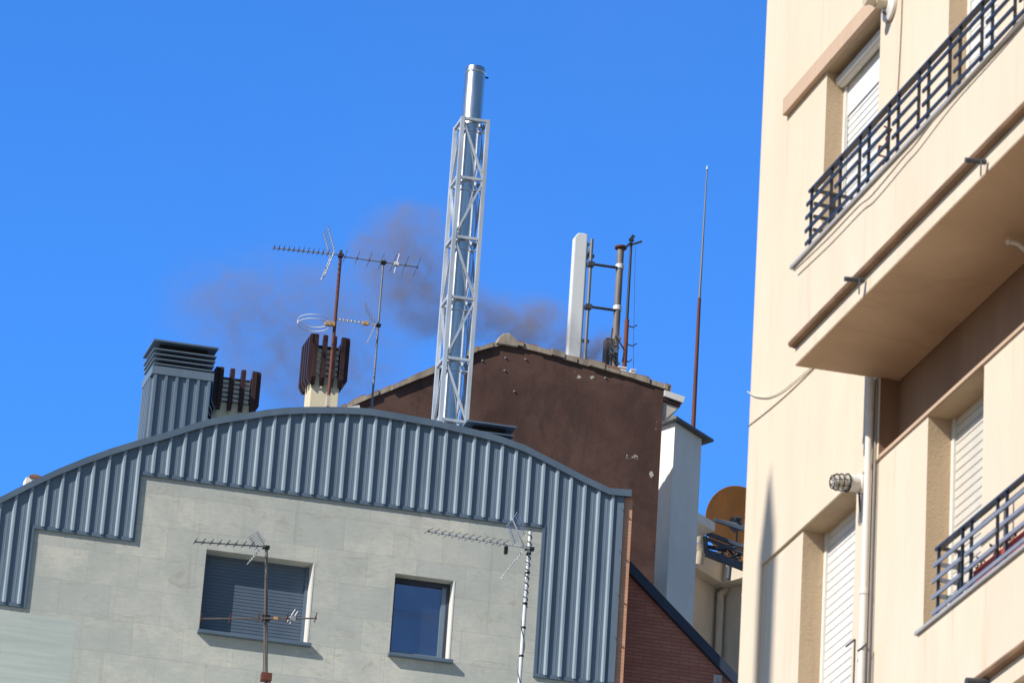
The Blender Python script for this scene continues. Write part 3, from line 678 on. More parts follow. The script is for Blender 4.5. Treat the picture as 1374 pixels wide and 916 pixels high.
grid4(rd_, G.P(687, 733, tD + 0.18), G.P(708, 713, tD - 0.12), G.P(679.5, 706, tD + 0.18), G.P(694, 687, tD - 0.12), 10, 'galv', 0.0035)
MB().tube(G.P(704, 735, tD + 0.03), G.P(687, 694, tD + 0.03), 0.008).build('reflector_spine', 'galv', rd_)
grid4(rd_, G.P(700, 739, tD + 0.16), G.P(705, 737, tD - 0.12), G.P(671, 777, tD + 0.16), G.P(675, 772, tD - 0.12), 10, 'galv', 0.0035)
fb_ = MB(); q = G.P(679, 735, tD + 0.04); fb_.bar(q - Z * 0.07, q + Z * 0.02, 0.04, 0.05); fb_.build('feed_box', 'black', rd_)
cc3 = MB(); q = G.P(711, 736, tD + 0.01); cc3.bar(q - A * 0.06, q + A * 0.05, 0.06, 0.035); cc3.build('clamp', 'black', rd_)

# ------------------------------------------------------------------ brown gable house
bh = thing('gable_house', BR.w(0, 0, 0), 'brown rendered gable wall with a terracotta roof rising behind the grey building', 'house')
gl = [(455, 551), (470, 545), (525, 523), (583, 499), (640, 472), (680, 461), (722, 471), (790, 490), (850, 508), (893, 521)]
gpts = [BR.hit(x, y) for x, y in gl]
aR = BR.S(884, 650); gpts[-1] = (aR, gpts[-1][1])
ridge = gpts[5]
ww = MB(); ww.prism(BR, [(gpts[0][0], 0), (aR, 0)] + list(reversed(gpts)), -0.45, 0); ww.build('gable_wall', 'brown', bh)
# patches where the brown coat has flaked off the wall
t = BROWN_T; c = BROWN_C
def flake(c, px, py, rx, ry, thr):
    a, z = BR.hit(px, py); a += BR.o.dot(A)
    dx = t.math('DIVIDE', t.math('SUBTRACT', BROWN_S, a), rx); dz = t.math('DIVIDE', t.math('SUBTRACT', BROWN_Z, z), ry)
    r2 = t.math('ADD', t.math('MULTIPLY', dx, dx), t.math('MULTIPLY', dz, dz))
    n = t.noise(BROWN_V, 14, 6, 0.65, 0.8)
    k = t.math('GREATER_THAN', t.math('SUBTRACT', n, t.math('MULTIPLY', r2, 0.25)), thr)
    return t.mix(k, c, (0.55, 0.50, 0.44))
for args in ((847, 612, 0.2, 0.10, 0.56), (874, 636, 0.05, 0.16, 0.5), (795, 506, 0.05, 0.05, 0.44), (776, 506, 0.05, 0.05, 0.47), (772, 498, 0.05, 0.03, 0.47), (880, 570, 0.05, 0.3, 0.6)): c = flake(c, *args)
t.color(c)
zrf = gpts[-1][1] - 2.3
hbk = MB(); hbk.box(BR, gpts[0][0], aR - 0.02, -9, -0.452, 0, zrf); hbk.build('rear_wing', 'beige_wall', bh)
hd_ = MB()
for x, y in ((647, 484), (677, 497), (678, 480), (705, 482), (690, 525), (812, 507)):
    p = BR.P(x, y); hd_.tube(p - BR.e2 * 0.01, p + BR.e2 * 0.025, 0.015, 0.008, 8)
hd_.build('wall_anchor', 'zinc', bh)
# roof: mortar verge and barrel tiles on each slope
vg = MB(); rfb = MB()
rng = random.Random(3)
def slope(p, q, verge, tiles):
    n = max(2, int(abs(q[0] - p[0]) / 0.17))
    for i in range(n):
        u0, u1 = i / n, (i + 1) / n
        a0, z0 = p[0] + (q[0] - p[0]) * u0, p[1] + (q[1] - p[1]) * u0
        a1, z1 = p[0] + (q[0] - p[0]) * u1, p[1] + (q[1] - p[1]) * u1
        h = 0.062 + rng.uniform(-0.018, 0.014); f = 0.045 + rng.uniform(-0.022, 0.014); j = rng.uniform(-0.018, 0.008)
        verge.prism(BR, [(a0, z0 - 0.01 + j), (a1, z1 - 0.01 + j), (a1, z1 + h), (a0, z0 + h + rng.uniform(-0.01, 0.01))], -0.3, f)
        tiles.prism(BR, [(a0, z0 + h - 0.02), (a1, z1 + h - 0.02), (a1, z1 + h + 0.022), (a0, z0 + h + 0.008)], -0.75, f - 0.02 + rng.uniform(-0.02, 0.025))
for i in range(len(gpts) - 1): slope(gpts[i], gpts[i + 1], vg, rfb)
slope(gpts[-1], (gpts[-1][0] + 0.10, gpts[-1][1] - 0.035), vg, rfb)
rfo = rfb.build('roof', 'tile', bh)
vg.build('verge', 'mortar', bh)
rt_ = MB()
rz = ridge[1] + 0.03
rt_.prism(BR, [(ridge[0] - 0.17, rz - 0.07), (ridge[0] + 0.16, rz - 0.08), (ridge[0] + 0.13, rz + 0.03), (ridge[0] + 0.06, rz + 0.085), (ridge[0] + 0.01, rz + 0.12), (ridge[0] - 0.07, rz + 0.10), (ridge[0] - 0.13, rz + 0.035)], -0.7, 0.055)
rt_.build('ridge_tile', 'mortar', rfo, bevel=0.015)
# eave end on the right
e0, ez = BR.hit(889, 523, 0.02); e1x = BR.S(917, 530, 0.02)
gt = MB(); gt.prism(BR, [(aR + 0.005, ez - 0.09), (e1x, ez - 0.155), (e1x + 0.02, ez - 0.06), (aR + 0.005, ez + 0.0)], -0.6, 0.03); gt.build('gutter', 'white_paint', bh)
fs_ = MB(); fs_.prism(BR, [(aR + 0.005, ez - 0.155), (e1x - 0.03, ez - 0.21), (e1x - 0.03, ez - 0.155), (aR + 0.005, ez - 0.092)], -0.58, 0.0); fs_.build('fascia', 'fin', bh)
co = MB(); co.prism(BR, [(aR + 0.002, ez - 0.42), (aR + 0.07, ez - 0.40), (e1x - 0.04, ez - 0.215), (aR + 0.002, ez - 0.16)], -0.56, -0.03); co.build('cornice', 'beige_wall', bh)
wt = MB(); q = BR.hit(478, 541, 0.05); wt.prism(BR, [(q[0] - 0.35, q[1] - 0.3), (q[0] + 0.12, q[1] - 0.3), (q[0] + 0.04, q[1] - 0.03), (q[0] - 0.25, q[1] - 0.12)], -0.2, 0.08); wt.build('verge_flashing', 'white_paint', bh)

# ------------------------------------------------------------------ phone mast group on the brown roof
tM = -2.0
a_, zp1 = BR.hit(776, 314, tM)
pa = thing('panel_antenna', BR.P(774, 505, tM), 'tall white panel antenna on the brown roof, its foot in the smoke', 'antenna')
pt_, pb_ = BR.P(776.5, 313, tM), BR.P(774, 483, tM)
aP = (BR.S(776.5, 313, tM) + BR.S(774, 483, tM)) / 2; zP1, zP0 = pt_.z, pb_.z
pm_ = MB(); hw = 0.098
pm_.prism(BR, [(aP - hw, zP0), (aP + hw, zP0), (aP + hw, zP1 - 0.0), (aP + hw - 0.06, zP1 + 0.02), (aP - hw + 0.05, zP1 + 0.012), (aP - hw, zP1 - 0.06)], tM - 0.13, tM)
pm_.build('panel', 'panel', pa, bevel=0.018)
pkm = MB(); pkm.box(BR, aP + hw + 0.001, aP + hw + 0.02, tM - 0.09, tM - 0.04, zP0 + 0.05, zP1 - 0.1); pkm.build('side_seam', 'zinc', pa)
for zz in (zP1 - 0.32, zP0 + 0.35):
    MB().bar(BR.w(aP + hw, tM - 0.06, zz), BR.w(aP + hw + 0.13, tM - 0.06, zz + 0.0), 0.06, 0.04).build('bracket', 'grey_mast', pa)
ft = MB(); ft.tube(BR.w(aP, tM - 0.1, zrf), BR.w(aP, tM - 0.1, zP0 + 0.05), 0.03); ft.build('foot', 'grey_mast', pa)
am = thing('antenna_mast', BR.P(822, 498, tM), 'stout grey flanged mast with two crossbars beside the white panel antenna', 'mast')
aM_ = BR.S(828.5, 412, tM); zM1 = BR.H(833, 332, tM); zM0 = zrf
rod(am, 'mast', BR.w(aM_, tM, zM0), BR.w(aM_, tM, zM1), 0.056, 'rusty_grey', 0.052, 16)
MB().lathe(BR.w(aM_, tM, zM1 - 0.04), Z, [(0.055, 0), (0.09, 0.02), (0.093, 0.03), (0.093, 0.045), (0.05, 0.05)], 20).build('flange', 'rust', am, smooth=True)
for y in (358, 414): 
    q = BR.w(aM_, tM, BR.H(829, y, tM)); MB().lathe(q - Z * 0.04, Z, [(0.057, 0), (0.066, 0.008), (0.066, 0.072), (0.057, 0.08)], 18).build('band', 'white_plastic', am, smooth=True)
q0, q1 = BR.P(795, 321, tM), BR.P(786, 448, tM)
aq = BR.S(790.5, 385, tM)
rod(am, 'side_pole', BR.w(aq, tM, zrf), BR.w(aq, tM, q0.z), 0.026, 'grey_mast')
for y0, y1 in ((354, 361), (411, 419)):
    zz = (BR.H(792, y0, tM) + BR.H(826, y1, tM)) / 2
    o = rod(am, 'crossbar', BR.w(aq, tM + 0.03, zz), BR.w(aM_ - 0.03, tM + 0.03, zz), 0.022, 'alu_dark')
    cl4 = MB(); cl4.box(BR, aq - 0.045, aq + 0.045, tM - 0.035, tM + 0.055, zz - 0.035, zz + 0.035); cl4.build('clamp', 'alu_dark', am)
tb_ = MB(); tb_.tube(BR.w(aq, tM, q0.z - 0.01), BR.w(aP + hw + 0.02, tM - 0.05, q0.z - 0.33), 0.014); tb_.tube(BR.w(aq, tM, q0.z - 0.01), BR.w(aP + hw + 0.02, tM - 0.05, q0.z - 0.10), 0.012); tb_.build('stay', 'grey_mast', am)
# clutter at the mast foot
rg = random.Random(11); ru = MB()
for i in range(16):
    zz = BR.H(823, 455 + i * 2.3, tM); aa = aM_ + rg.uniform(-0.085, 0.085)
    ru.box(BR, aa - 0.02 - rg.uniform(0, 0.02), aa + 0.02 + rg.uniform(0, 0.02), tM + 0.04 + rg.uniform(0, 0.05), tM + 0.09 + rg.uniform(0, 0.04), zz - 0.015, zz + 0.012)
ru.build('clamp_stack', 'grey_mast', am)
r2_ = MB(); q = BR.hit(815, 468, tM); r2_.box(BR, q[0] - 0.04, q[0] + 0.03, tM - 0.1, tM + 0.06, q[1] - 0.35, q[1] + 0.16); r2_.build('radio_unit', 'black', am, bevel=0.01)
for pts in (((826, 450), (838, 470), (835, 485)), ((818, 462), (824, 480), (818, 492)), ((822, 440), (818, 470), (820, 492))):
    MB().path([BR.P(x, y, tM + 0.12) for x, y in pts], 0.011).build('feeder_cable', 'black', am)
wm = thing('whip_antenna', BR.P(833, 498, tM), 'thin dark rod with rusty lower half and bent top bracket right of the flanged mast', 'antenna')
aw0 = BR.S(838.5, 430, tM)
zS = BR.H(837, 432, tM); zW1 = BR.H(845, 328, tM); zW0 = zrf
rod(wm, 'lower_pole', BR.w(aw0, tM + 0.1, zW0), BR.w(aw0, tM + 0.1, zS), 0.036, 'rust', 0.034, 10)
rod(wm, 'upper_rod', BR.w(aw0, tM + 0.1, zS), BR.w(aw0, tM + 0.1, zW1), 0.022, 'black', 0.018, 8)
bk2 = MB(); q = BR.w(aw0, tM + 0.1, zW1)
bk2.bar(q - A * 0.09 - Z * 0.12, q + A * 0.03 + Z * 0.03, 0.05, 0.03); bk2.bar(q + A * 0.0 - Z * 0.05, q + A * 0.16 + Z * 0.03, 0.04, 0.022); bk2.bar(q - A * 0.02 + Z * 0.02, q + A * 0.03 + Z * 0.1, 0.06, 0.05)
bk2.build('top_bracket', 'alu_dark', wm)
for y, L in ((440, 0.15), (465, 0.16), (487, 0.10)):
    q = BR.w(aw0, tM + 0.12, BR.H(835, y, tM)); st_ = MB(); st_.path([q, q + A * L * 0.6 - Z * 0.02, q + A * L + Z * 0.03], 0.009); st_.build('step_hook', 'alu_dark', wm)
ck = MB(); ck.path([BR.P(x, y, tM + 0.1) for x, y in ((853, 331), (852, 350), (851, 420), (850, 455), (850, 497))], 0.0035, 5); ck.build('wire', 'alu_dark', wm)
for nm, x0, x1, y0, y1, lab in (('junction_box', 829, 841, 493, 503, 'small pale junction box at the foot of the rusty rod'), ('junction_box', 846, 853, 496, 504, 'small white junction box on the roof edge, right of the masts')):
    a0, z0 = BR.hit(x0, y1, -0.5); a1, z1 = BR.hit(x1, y0, -0.5)
    mb = MB(); mb.box(BR, a0, a1, -0.62, -0.5, zrf, z1); mb.box(BR, a0 - 0.006, a1 + 0.006, -0.502, -0.49, z1 - 0.02, z1 + 0.006)
    tag(mb.build(nm, 'white_plastic', loc=BR.w((a0 + a1) / 2, -0.56, zrf), bevel=0.006), lab, 'junction box')

# ------------------------------------------------------------------ white stair tower with its cap and rod
ax36, ax39 = hdir(rad(37)), hdir(rad(-43))
TW_ = Frame(at(906, 565, 63.4), ax36, -ax39)
zc_ = TW_.H(906, 566, 0)
sw = TW_.S(941.5, 590, 0)
def leftdist(px, py, z):                        # distance back along the left face of the corner
    d = ray(px, py); k = (z - EYE.z) / d.z; p = EYE + d * k; return (p - TW_.o).dot(ax39)
st = thing('stair_tower', TW_.w(0, 0, 0), 'slim white rendered tower with a grey sheet cap, right of the brown gable', 'tower')
mb = MB(); mb.box(TW_, 0, sw, -1.3, 0, 0, zc_); mb.build('shaft', 'white_wall', st)
cpm = MB(); cpm.prism_s(TW_, [(0.10, zc_ + 0.0), (0.10, zc_ + 0.035), (0.0, zc_ + 0.08), (-1.3, zc_ + 0.08), (-1.40, zc_ + 0.035), (-1.40, zc_)], -0.10, sw + 0.19); cpm.build('cap', 'lead', st)
bx_ = MB(); bx_.box(TW_, -0.30, -0.005, -1.2, -0.62, zc_ - 0.62, zc_ - 0.46); bx_.build('ledge', 'white_wall', st)
bx2 = MB(); bx2.box(TW_, -0.32, -0.005, -1.2, -0.60, zc_ - 0.455, zc_ - 0.36); bx2.build('box_gutter', 'zinc', st)
lr = thing('lightning_rod', TW_.w(sw * 0.62, -0.3, zc_ + 0.083), 'very tall thin red and white rod standing on the white tower', 'rod')
frR = Frame(TW_.w(sw * 0.62, -0.3, 0), A, -B)
def rp(px, py): return frR.P(px, py, 0)
p_b, p_m, p_t = rp(930.5, 565), rp(938.5, 400), rp(949, 222)
p_b.z = zc_ + 0.083
rod(lr, 'lower_pole', p_b, p_m, 0.034, 'rust', 0.026, 10)
rod(lr, 'upper_rod', p_m, p_b.lerp(p_t, 0.985), 0.02, 'grey_mast', 0.010, 8)
rod(lr, 'tip', p_b.lerp(p_t, 0.985), p_t, 0.016, 'white_plastic', 0.003, 8)

# ------------------------------------------------------------------ rear building: inner corner, parapet, downpipe
CN = at(966, 790, 70)
RB = Frame(CN, ax36, ax39)                     # left wall runs along ax36 up to the corner (s<0)
RC = Frame(CN, -ax39, ax36)                    # right wall comes toward the street (s>0)
rbh = thing('rear_building', RB.w(0, 0, 0), 'beige building in shade whose inner corner with downpipe shows beside the white tower', 'building')
zE = CN.z
mb = MB()
mb.quad(RB.w(-4, 0, 0), RB.w(0, 0, 0), RB.w(0, 0, zE), RB.w(-4, 0, zE)); mb.quad(RC.w(0, 0, 0), RC.w(3, 0, 0), RC.w(3, 0, zE), RC.w(0, 0, zE))
mb.quad(RB.w(-4, 0, zE), RB.w(0, 0, zE), RB.w(0, 2.5, zE), RB.w(-4, 2.5, zE)); 
mb.build('wall', 'beige_wall', rbh)
pp_ = MB()
ph = 0.33
pp_.box(RB, -4, -0.22, -0.22, 0.3, zE - 0.02, zE + ph); pp_.box(RC, 0.14, 3, -0.22, 0.3, zE - 0.021, zE + ph - 0.003)
pp_.box(RB, -0.219, 0.0, -0.24, 0.3, zE - 0.03, zE + ph + 0.01)
pp_.build('parapet', 'beige_wall', rbh)
cpc = MB(); cpc.box(RB, -4, -0.03, -0.25, 0.32, zE + ph + 0.012, zE + ph + 0.035); cpc.box(RC, 0.0, 3, -0.25, 0.32, zE + ph + 0.036, zE + ph + 0.055); cpc.build('parapet_capping', 'lead', rbh)
dpp = MB(); q = RB.w(-0.10, -0.1, 0); dpp.tube(q, q + Z * (zE - 0.13), 0.06, None, 14); dpp.tube(q + Z * (zE - 0.15), RB.w(0.0, -0.16, zE - 0.03), 0.062, None, 14)
dpp.build('downpipe', 'cream_paint', rbh, smooth=True)
# eave slab and bent flue left of the dish
es = MB(); e0_ = at(934, 690, 67.5); e1_2 = at(959.5, 706, 67.5)
ES = Frame(e1_2, ax36, -ax39); ezz = e1_2.z
es.box(ES, -0.75, 0, -0.6, 0.0, ezz - 0.08, ezz + 0.06); eo = es.build('eave_slab', 'white_wall', rbh)
bf = MB(); bq = [at(941, 713, 68.2), at(938.5, 728, 68.2), at(941.5, 738, 68.2), at(939, 756, 68.2)]
bf.path(bq, 0.075, 12); bf.build('bent_vent', 'cream_paint', rbh, smooth=True)
for (x0, y0, x1, y1, w, m_) in ((948, 715, 1002, 735, 0.055, 'blue_steel'), (949, 723, 1002, 743, 0.045, 'blue_steel'), (958, 697, 998, 710, 0.05, 'blue_steel'), (947, 741, 1002, 762, 0.10, 'blue_steel'), (949, 733, 975, 738, 0.05, 'black'), (960, 735, 1000, 731, 0.05, 'blue_steel'), (946, 719, 948, 742, 0.06, 'blue_steel')):
    MB().bar(at(x0, y0, 67.6), at(x1, y1, 67.6), w, w).build('roof_rail', m_, rbh)
dbr = MB(); rg2 = random.Random(5)
for i in range(10):
    q = at(rg2.uniform(965, 995), rg2.uniform(742, 757), 67.9); d_ = Vector((rg2.uniform(-1, 1), rg2.uniform(-1, 1), rg2.uniform(-.6, .6))).normalized() * 0.14
    dbr.bar(q - d_, q + d_, 0.05, 0.02)
dbr.build('roof_clutter', 'alu_dark', rbh)
# satellite dish
dc = at(991, 702, 69); dn = (hdir(rad(128)) * 0.86 + Vector((0, 0, 0.34))).normalized()
dn = ((EYE - dc).normalized() * 0.86 + hdir(rad(80)) * 0.42 + Z * 0.20).normalized()
sdh = thing('satellite_dish', dc - Z * 0.9, 'big orange satellite dish half hidden behind the cream building', 'satellite dish')
ds = MB(); RDs = 0.60
ds.lathe(dc, dn, [(0.02, -0.115)] + [(RDs * i / 8, -0.115 + 0.115 * (i / 8) ** 2) for i in range(1, 9)] + [(RDs + 0.012, -0.004), (RDs - 0.02, -0.02)] + [(RDs * i / 8, -0.135 + 0.115 * (i / 8) ** 2) for i in range(7, 0, -1)], 48)
ds.build('dish', 'dish', sdh, smooth=True)
lp = at(990.5, 695, 68.3); lb = MB(); lb.tube(lp - hdir(rad(80)) * 0.05, lp + hdir(rad(80)) * 0.05, 0.035); lb.build('feed_horn', 'alu_dark', sdh)
ar = MB(); ar.bar(lp, dc - dn * 0.06 - Z * (RDs * 0.9), 0.03, 0.03); ar.bar(at(958, 697, 68.4), lp - Z * 0.12 + A * 0.15, 0.03, 0.05); ar.build('arm', 'blue_steel', sdh)
pl = MB(); pl.tube(dc - Z * 0.9 - dn * 0.25, dc - dn * 0.15, 0.04); pl.tube(dc - dn * 0.15, dc - dn * 0.10, 0.12); pl.build('post', 'blue_steel', sdh)

# small far chimney peeping over the left slope
fc = at(44, 640, 60); FC = Frame(fc, A, -B)
ch = thing('far_chimney', FC.w(0, 0, 0), 'tiny pale chimney with an orange tile top peeping over the left roof slope', 'chimney')
mb = MB(); mb.box(FC, -0.09, 0.07, -0.2, 0, 0, FC.H(44, 641, 0)); mb.build('shaft', 'white_wall', ch)
mb = MB(); mb.prism(FC, [(-0.05, fc.z - 0.01), (0.12, fc.z - 0.02), (0.12, fc.z + 0.02), (0.03, fc.z + 0.04), (-0.05, fc.z + 0.02)], -0.25, 0.03); mb.build('tile_top', 'tile', ch)

# ------------------------------------------------------------------ cream apartment building, right
cb = thing('cream_building', R.w(0, 0, 0), 'cream stucco apartment building with balconies and white shutters filling the right edge', 'building')
TB = 0.49                                      # balcony front
REC = -0.11
zL = R.H(1021, 758, 0.0)                       # lintel line of the lower storey
zSB = R.H(1071, 485, TB - 0.03)                # underside of the upper balcony
zLu = R.H(1051, 155, 0.03)                     # underside of the upper lintel
zTop = zLu + 7.0
SMAX = 16.0
sB0 = R.S(1064, 363, TB); SK = 0.12
zCop = R.H(1064, 361, TB)
s_rec = max(R.S(1177, 560, 0.0), sB0 + SK * (TB - REC) + 0.006)
U1 = (R.S(1108, 150, 0), R.S(1181, 60, 0), R.H(1145, 395, 0), zLu)
U2 = (R.S(1273, 30, 0), R.S(1338, 20, 0), zSB + 0.15, zLu)
jU = 0.125
f1, r1 = wall_grid(R, [0, SMAX], [zSB + 0.0, zTop], [U1, U2], 0.0, jU)
wl = MB(); wl.add(f1.v, f1.f)
wl.quad(R.w(0, 0, zL), R.w(s_rec, 0, zL), R.w(s_rec, 0, zSB), R.w(0, 0, zSB))                    # beside the recess
rw = MB()
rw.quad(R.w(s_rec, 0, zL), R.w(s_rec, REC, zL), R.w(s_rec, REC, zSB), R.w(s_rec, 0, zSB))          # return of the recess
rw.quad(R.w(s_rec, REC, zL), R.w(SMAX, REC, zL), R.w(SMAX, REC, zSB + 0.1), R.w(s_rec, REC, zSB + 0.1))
s_p = R.S(1020, 800, 0.0)
wl.quad(R.w(0, 0, 0), R.w(s_p, 0, 0), R.w(s_p, 0, zL), R.w(0, 0, zL))
P1 = -0.016
wl.quad(R.w(s_p, 0, 0), R.w(s_p, P1, 0), R.w(s_p, P1, zL), R.w(s_p, 0, zL))
wl.quad(R.w(s_p, P1, zL), R.w(SMAX, P1, zL), R.w(SMAX, REC, zL), R.w(s_p, REC, zL))                # ledge above the lower wall
wl.quad(R.w(s_p, 0, zL), R.w(s_rec, 0, zL), R.w(s_rec, P1, zL + 0.0005), R.w(s_p, P1, zL + 0.0005))
wl.quad(R.w(0, 0, 0), R.w(0, -9, 0), R.w(0, -9, zTop), R.w(0, 0, zTop))                            # end wall
wl.quad(R.w(SMAX, 0, 0), R.w(SMAX, -9, 0), R.w(SMAX, -9, zTop), R.w(SMAX, 0, zTop))
wl.quad(R.w(0, -9, 0), R.w(SMAX, -9, 0), R.w(SMAX, -9, zTop), R.w(0, -9, zTop))
wl.quad(R.w(0, 0, zTop), R.w(SMAX, 0, zTop), R.w(SMAX, -9, zTop), R.w(0, -9, zTop))
wl.build('wall', 'cream', cb)
rw.build('recess_wall', 'recess', cb, label='recessed wall band coloured dark brown for the shade under the upper balcony')
zLf = zL - 2.6
L1 = (R.S(1078, 709, P1), R.S(1148.5, 690, P1), zLf, zL - 0.003)
L2 = (R.S(1245.7, 556, P1), R.S(1321, 482, P1), zLf, zL - 0.003)
s_q = R.S(1161, 700, P1)
f2, r2 = wall_grid(R, [s_p, SMAX], [0, zL], [L1, L2], P1, 0.15)
f2.build('lower_wall', 'cream_pale', cb)
rv = MB(); rv.add(r1.v, r1.f); rv.add(r2.v, r2.f); rv.build('window_reveal', 'tan', cb)
# thin moulded edge of the ledge
lg = MB(); lg.box(R, s_rec + 0.0, SMAX, P1 - 0.08, P1 + 0.012, zL + 0.001, zL + 0.02); lg.build('ledge', 'lintel', cb)
li = MB(); li.box(R, R.S(1051, 150, 0.03), R.S(1186, 10, 0.03), 0.001, 0.035, zLu - 0.001, R.H(1051, 134, 0.03)); li.build('lintel', 'lintel', cb, bevel=0.003)
def shut_window(w, t, m_, pitch, label=None, plain=None):
    a0, a1, z0, z1 = w; fw = 0.035
    f = MB(); f.box(R, a0, a0 + fw, t - 0.04, t + 0.015, z0, z1); f.box(R, a1 - fw, a1, t - 0.04, t + 0.015, z0, z1)
    o = f.build('window', 'white_paint', cb, label=label)
    if plain:
        pl = MB(); pl.box(R, a0 + fw, a1 - fw, t - 0.03, t, z0, z1)
        pl.build('door_leaf', m_, o)
        sl = slats(R, a0 + fw + 0.03, a1 - fw - 0.12, z0 + 0.02, plain, t + 0.006, pitch, 0.006, 0.006); sl.build('shutter', m_, o)
        ed = MB(); ed.box(R, a0 + fw + 0.02, a1 - fw - 0.12, t + 0.001, t + 0.007, plain + 0.001, plain + 0.014); ed.box(R, a0 + fw + 0.022, a0 + fw + 0.029, t + 0.001, t + 0.007, z0 + 0.02, plain); ed.build('shutter_edge', 'alu_dark', o)
    else:
        slats(R, a0 + fw, a1 - fw, z0, z1, t, pitch, 0.009, 0.006).build('shutter', m_, o)
    return o
shut_window(L1, P1 - 0.14, 'shutter_white', 0.05, 'white slatted shutter in the lower left window')
shut_window(L2, P1 - 0.145, 'shutter_cream', 0.05, 'ivory slatted shutter above the lower balcony')
o = shut_window(U1, -0.12, 'shutter_white', 0.045, 'white balcony door with a slatted panel, under the tan lintel', plain=R.H(1147, 150, -0.12))
rbx = MB(); rbx.tube(R.w(U1[0] + 0.01, -0.085, zLu - 0.055), R.w(U1[1] - 0.01, -0.085, zLu - 0.055), 0.035, None, 12); rbx.build('shutter_roll', 'shutter_cream', o, smooth=True)
shut_window(U2, -0.12, 'shutter_white', 0.06, 'white balcony door at the top right, seen through the railing')
# upper balcony
zMo = R.H(1062, 456, TB)                       # moulding line
bal = MB()
bal.prism_s(R, [(TB - 0.10, zCop), (TB, zCop), (TB, zMo), (TB - 0.03, zMo), (TB - 0.03, zSB), (REC + 0.001, zSB), (REC + 0.001, zSB + 0.10), (TB - 0.10, zSB + 0.10)], sB0, SMAX - 1, SK, TB)
bal.prism_s(R, [(0.002, zSB + 0.10), (TB - 0.101, zSB + 0.10), (TB - 0.101, zCop), (0.002, zCop)], sB0, sB0 + 0.2, SK, TB)
balo = bal.build('balcony', 'cream_pale', cb, label='large upper balcony with a dark navy railing')
sof = MB(); sof.prism_s(R, [(REC + 0.003, zSB - 0.006), (TB - 0.032, zSB - 0.006), (TB - 0.032, zSB - 0.001), (REC + 0.003, zSB - 0.001)], sB0 + 0.002, SMAX - 1, SK, TB); sof.build('soffit', 'soffit', balo)
mo = MB(); mo.prism_s(R, [(TB - 0.03, zMo - 0.036), (TB + 0.004, zMo - 0.030), (TB + 0.012, zMo - 0.016), (TB + 0.006, zMo - 0.001), (TB - 0.03, zMo - 0.001)], sB0 - 0.004, SMAX - 1); mo.build('moulding', 'mould', balo)
cpg = MB(); cpg.box(R, sB0 - 0.012, SMAX - 1, TB - 0.11, TB + 0.016, zCop + 0.001, zCop + 0.018); cpg.build('coping', 'zinc', balo)
def railing(tR, s0, s1, zb, zt, m_bar, bay, gap, ret, first, barh, label):
    """railing: handrail with its posts and flat bars as pieces of their own"""
    h = MB(); h.prism_s(R, [(tR - 0.015, zt - 0.007), (tR + 0.015, zt - 0.007), (tR + 0.015, zt + 0.007), (tR - 0.015, zt + 0.007)], s0 - 0.03, s1)
    h.box(R, s0 - 0.01, s0 + 0.01, tR - ret, tR - 0.0155, zt - 0.007, zt + 0.007)
    o = h.build('railing', 'rail', cb, label=label)
    Hh = zt - zb; lv = [zb + Hh * q for q in (0.05, 0.29, 0.53, 0.76)]
    def bar(a0, a1, z): MB().box(R, a0, a1, tR + 0.012, tR + 0.022, z - barh / 2, z + barh / 2).build('rail_bar', m_bar, o)
    def post(a, t_=tR): MB().box(R, a - 0.0055, a + 0.0055, t_ - 0.004, t_ + 0.011, zb - 0.03, zt - 0.008).build('post', 'rail', o)
    bar(s0 - 0.035, s1, lv[0]); bar(s0 - 0.035, s1, lv[3])
    post(s0); post(s0, tR - ret * 0.55)
    a = s0 + first; prev = s0
    while prev < s1 - 0.1:
        for z in lv[1:3]: bar(prev - 0.045, min(a + 0.012, s1), z)
        if a > s1: break
        post(a); post(a + gap); prev = a + gap; a = prev + bay - gap
    for z in lv: MB().box(R, s0 - 0.006, s0 + 0.005, tR - ret, tR - 0.010, z - barh / 2, z + barh / 2).build('rail_bar', m_bar, o)
S_RAIL = R.S(1374, 200, 0.2) + 1.6
tRl = 0.36
q0 = R.hit(1090.5, 255, tRl); zrb = R.H(1086, 331, tRl)
f1_ = R.S(1117.5, 225, tRl) - q0[0]; gp = R.S(1129.5, 212, tRl) - R.S(1117.5, 225, tRl); by = R.S(1155.5, 180, tRl) - R.S(1117.5, 225, tRl)
railing(tRl, q0[0], S_RAIL, zrb, q0[1], 'rail', by, gp, 0.235, f1_, 0.019, 'dark navy railing on the upper balcony')
# drain spouts
for x, y in ((1142, 374), (1305, 215)):
    q = R.P(x + 10, y + 1, TB + 0.012); s_o = MB(); s_o.tube(q - R.e2 * 0.03, q + R.e2 * 0.075 - Z * 0.012, 0.013, None, 10); s_o.tube(q + R.e1 * 0.012, q + R.e1 * 0.012 - Z * 0.085, 0.004); s_o.build('drain_spout', 'alu_dark', balo, smooth=True)
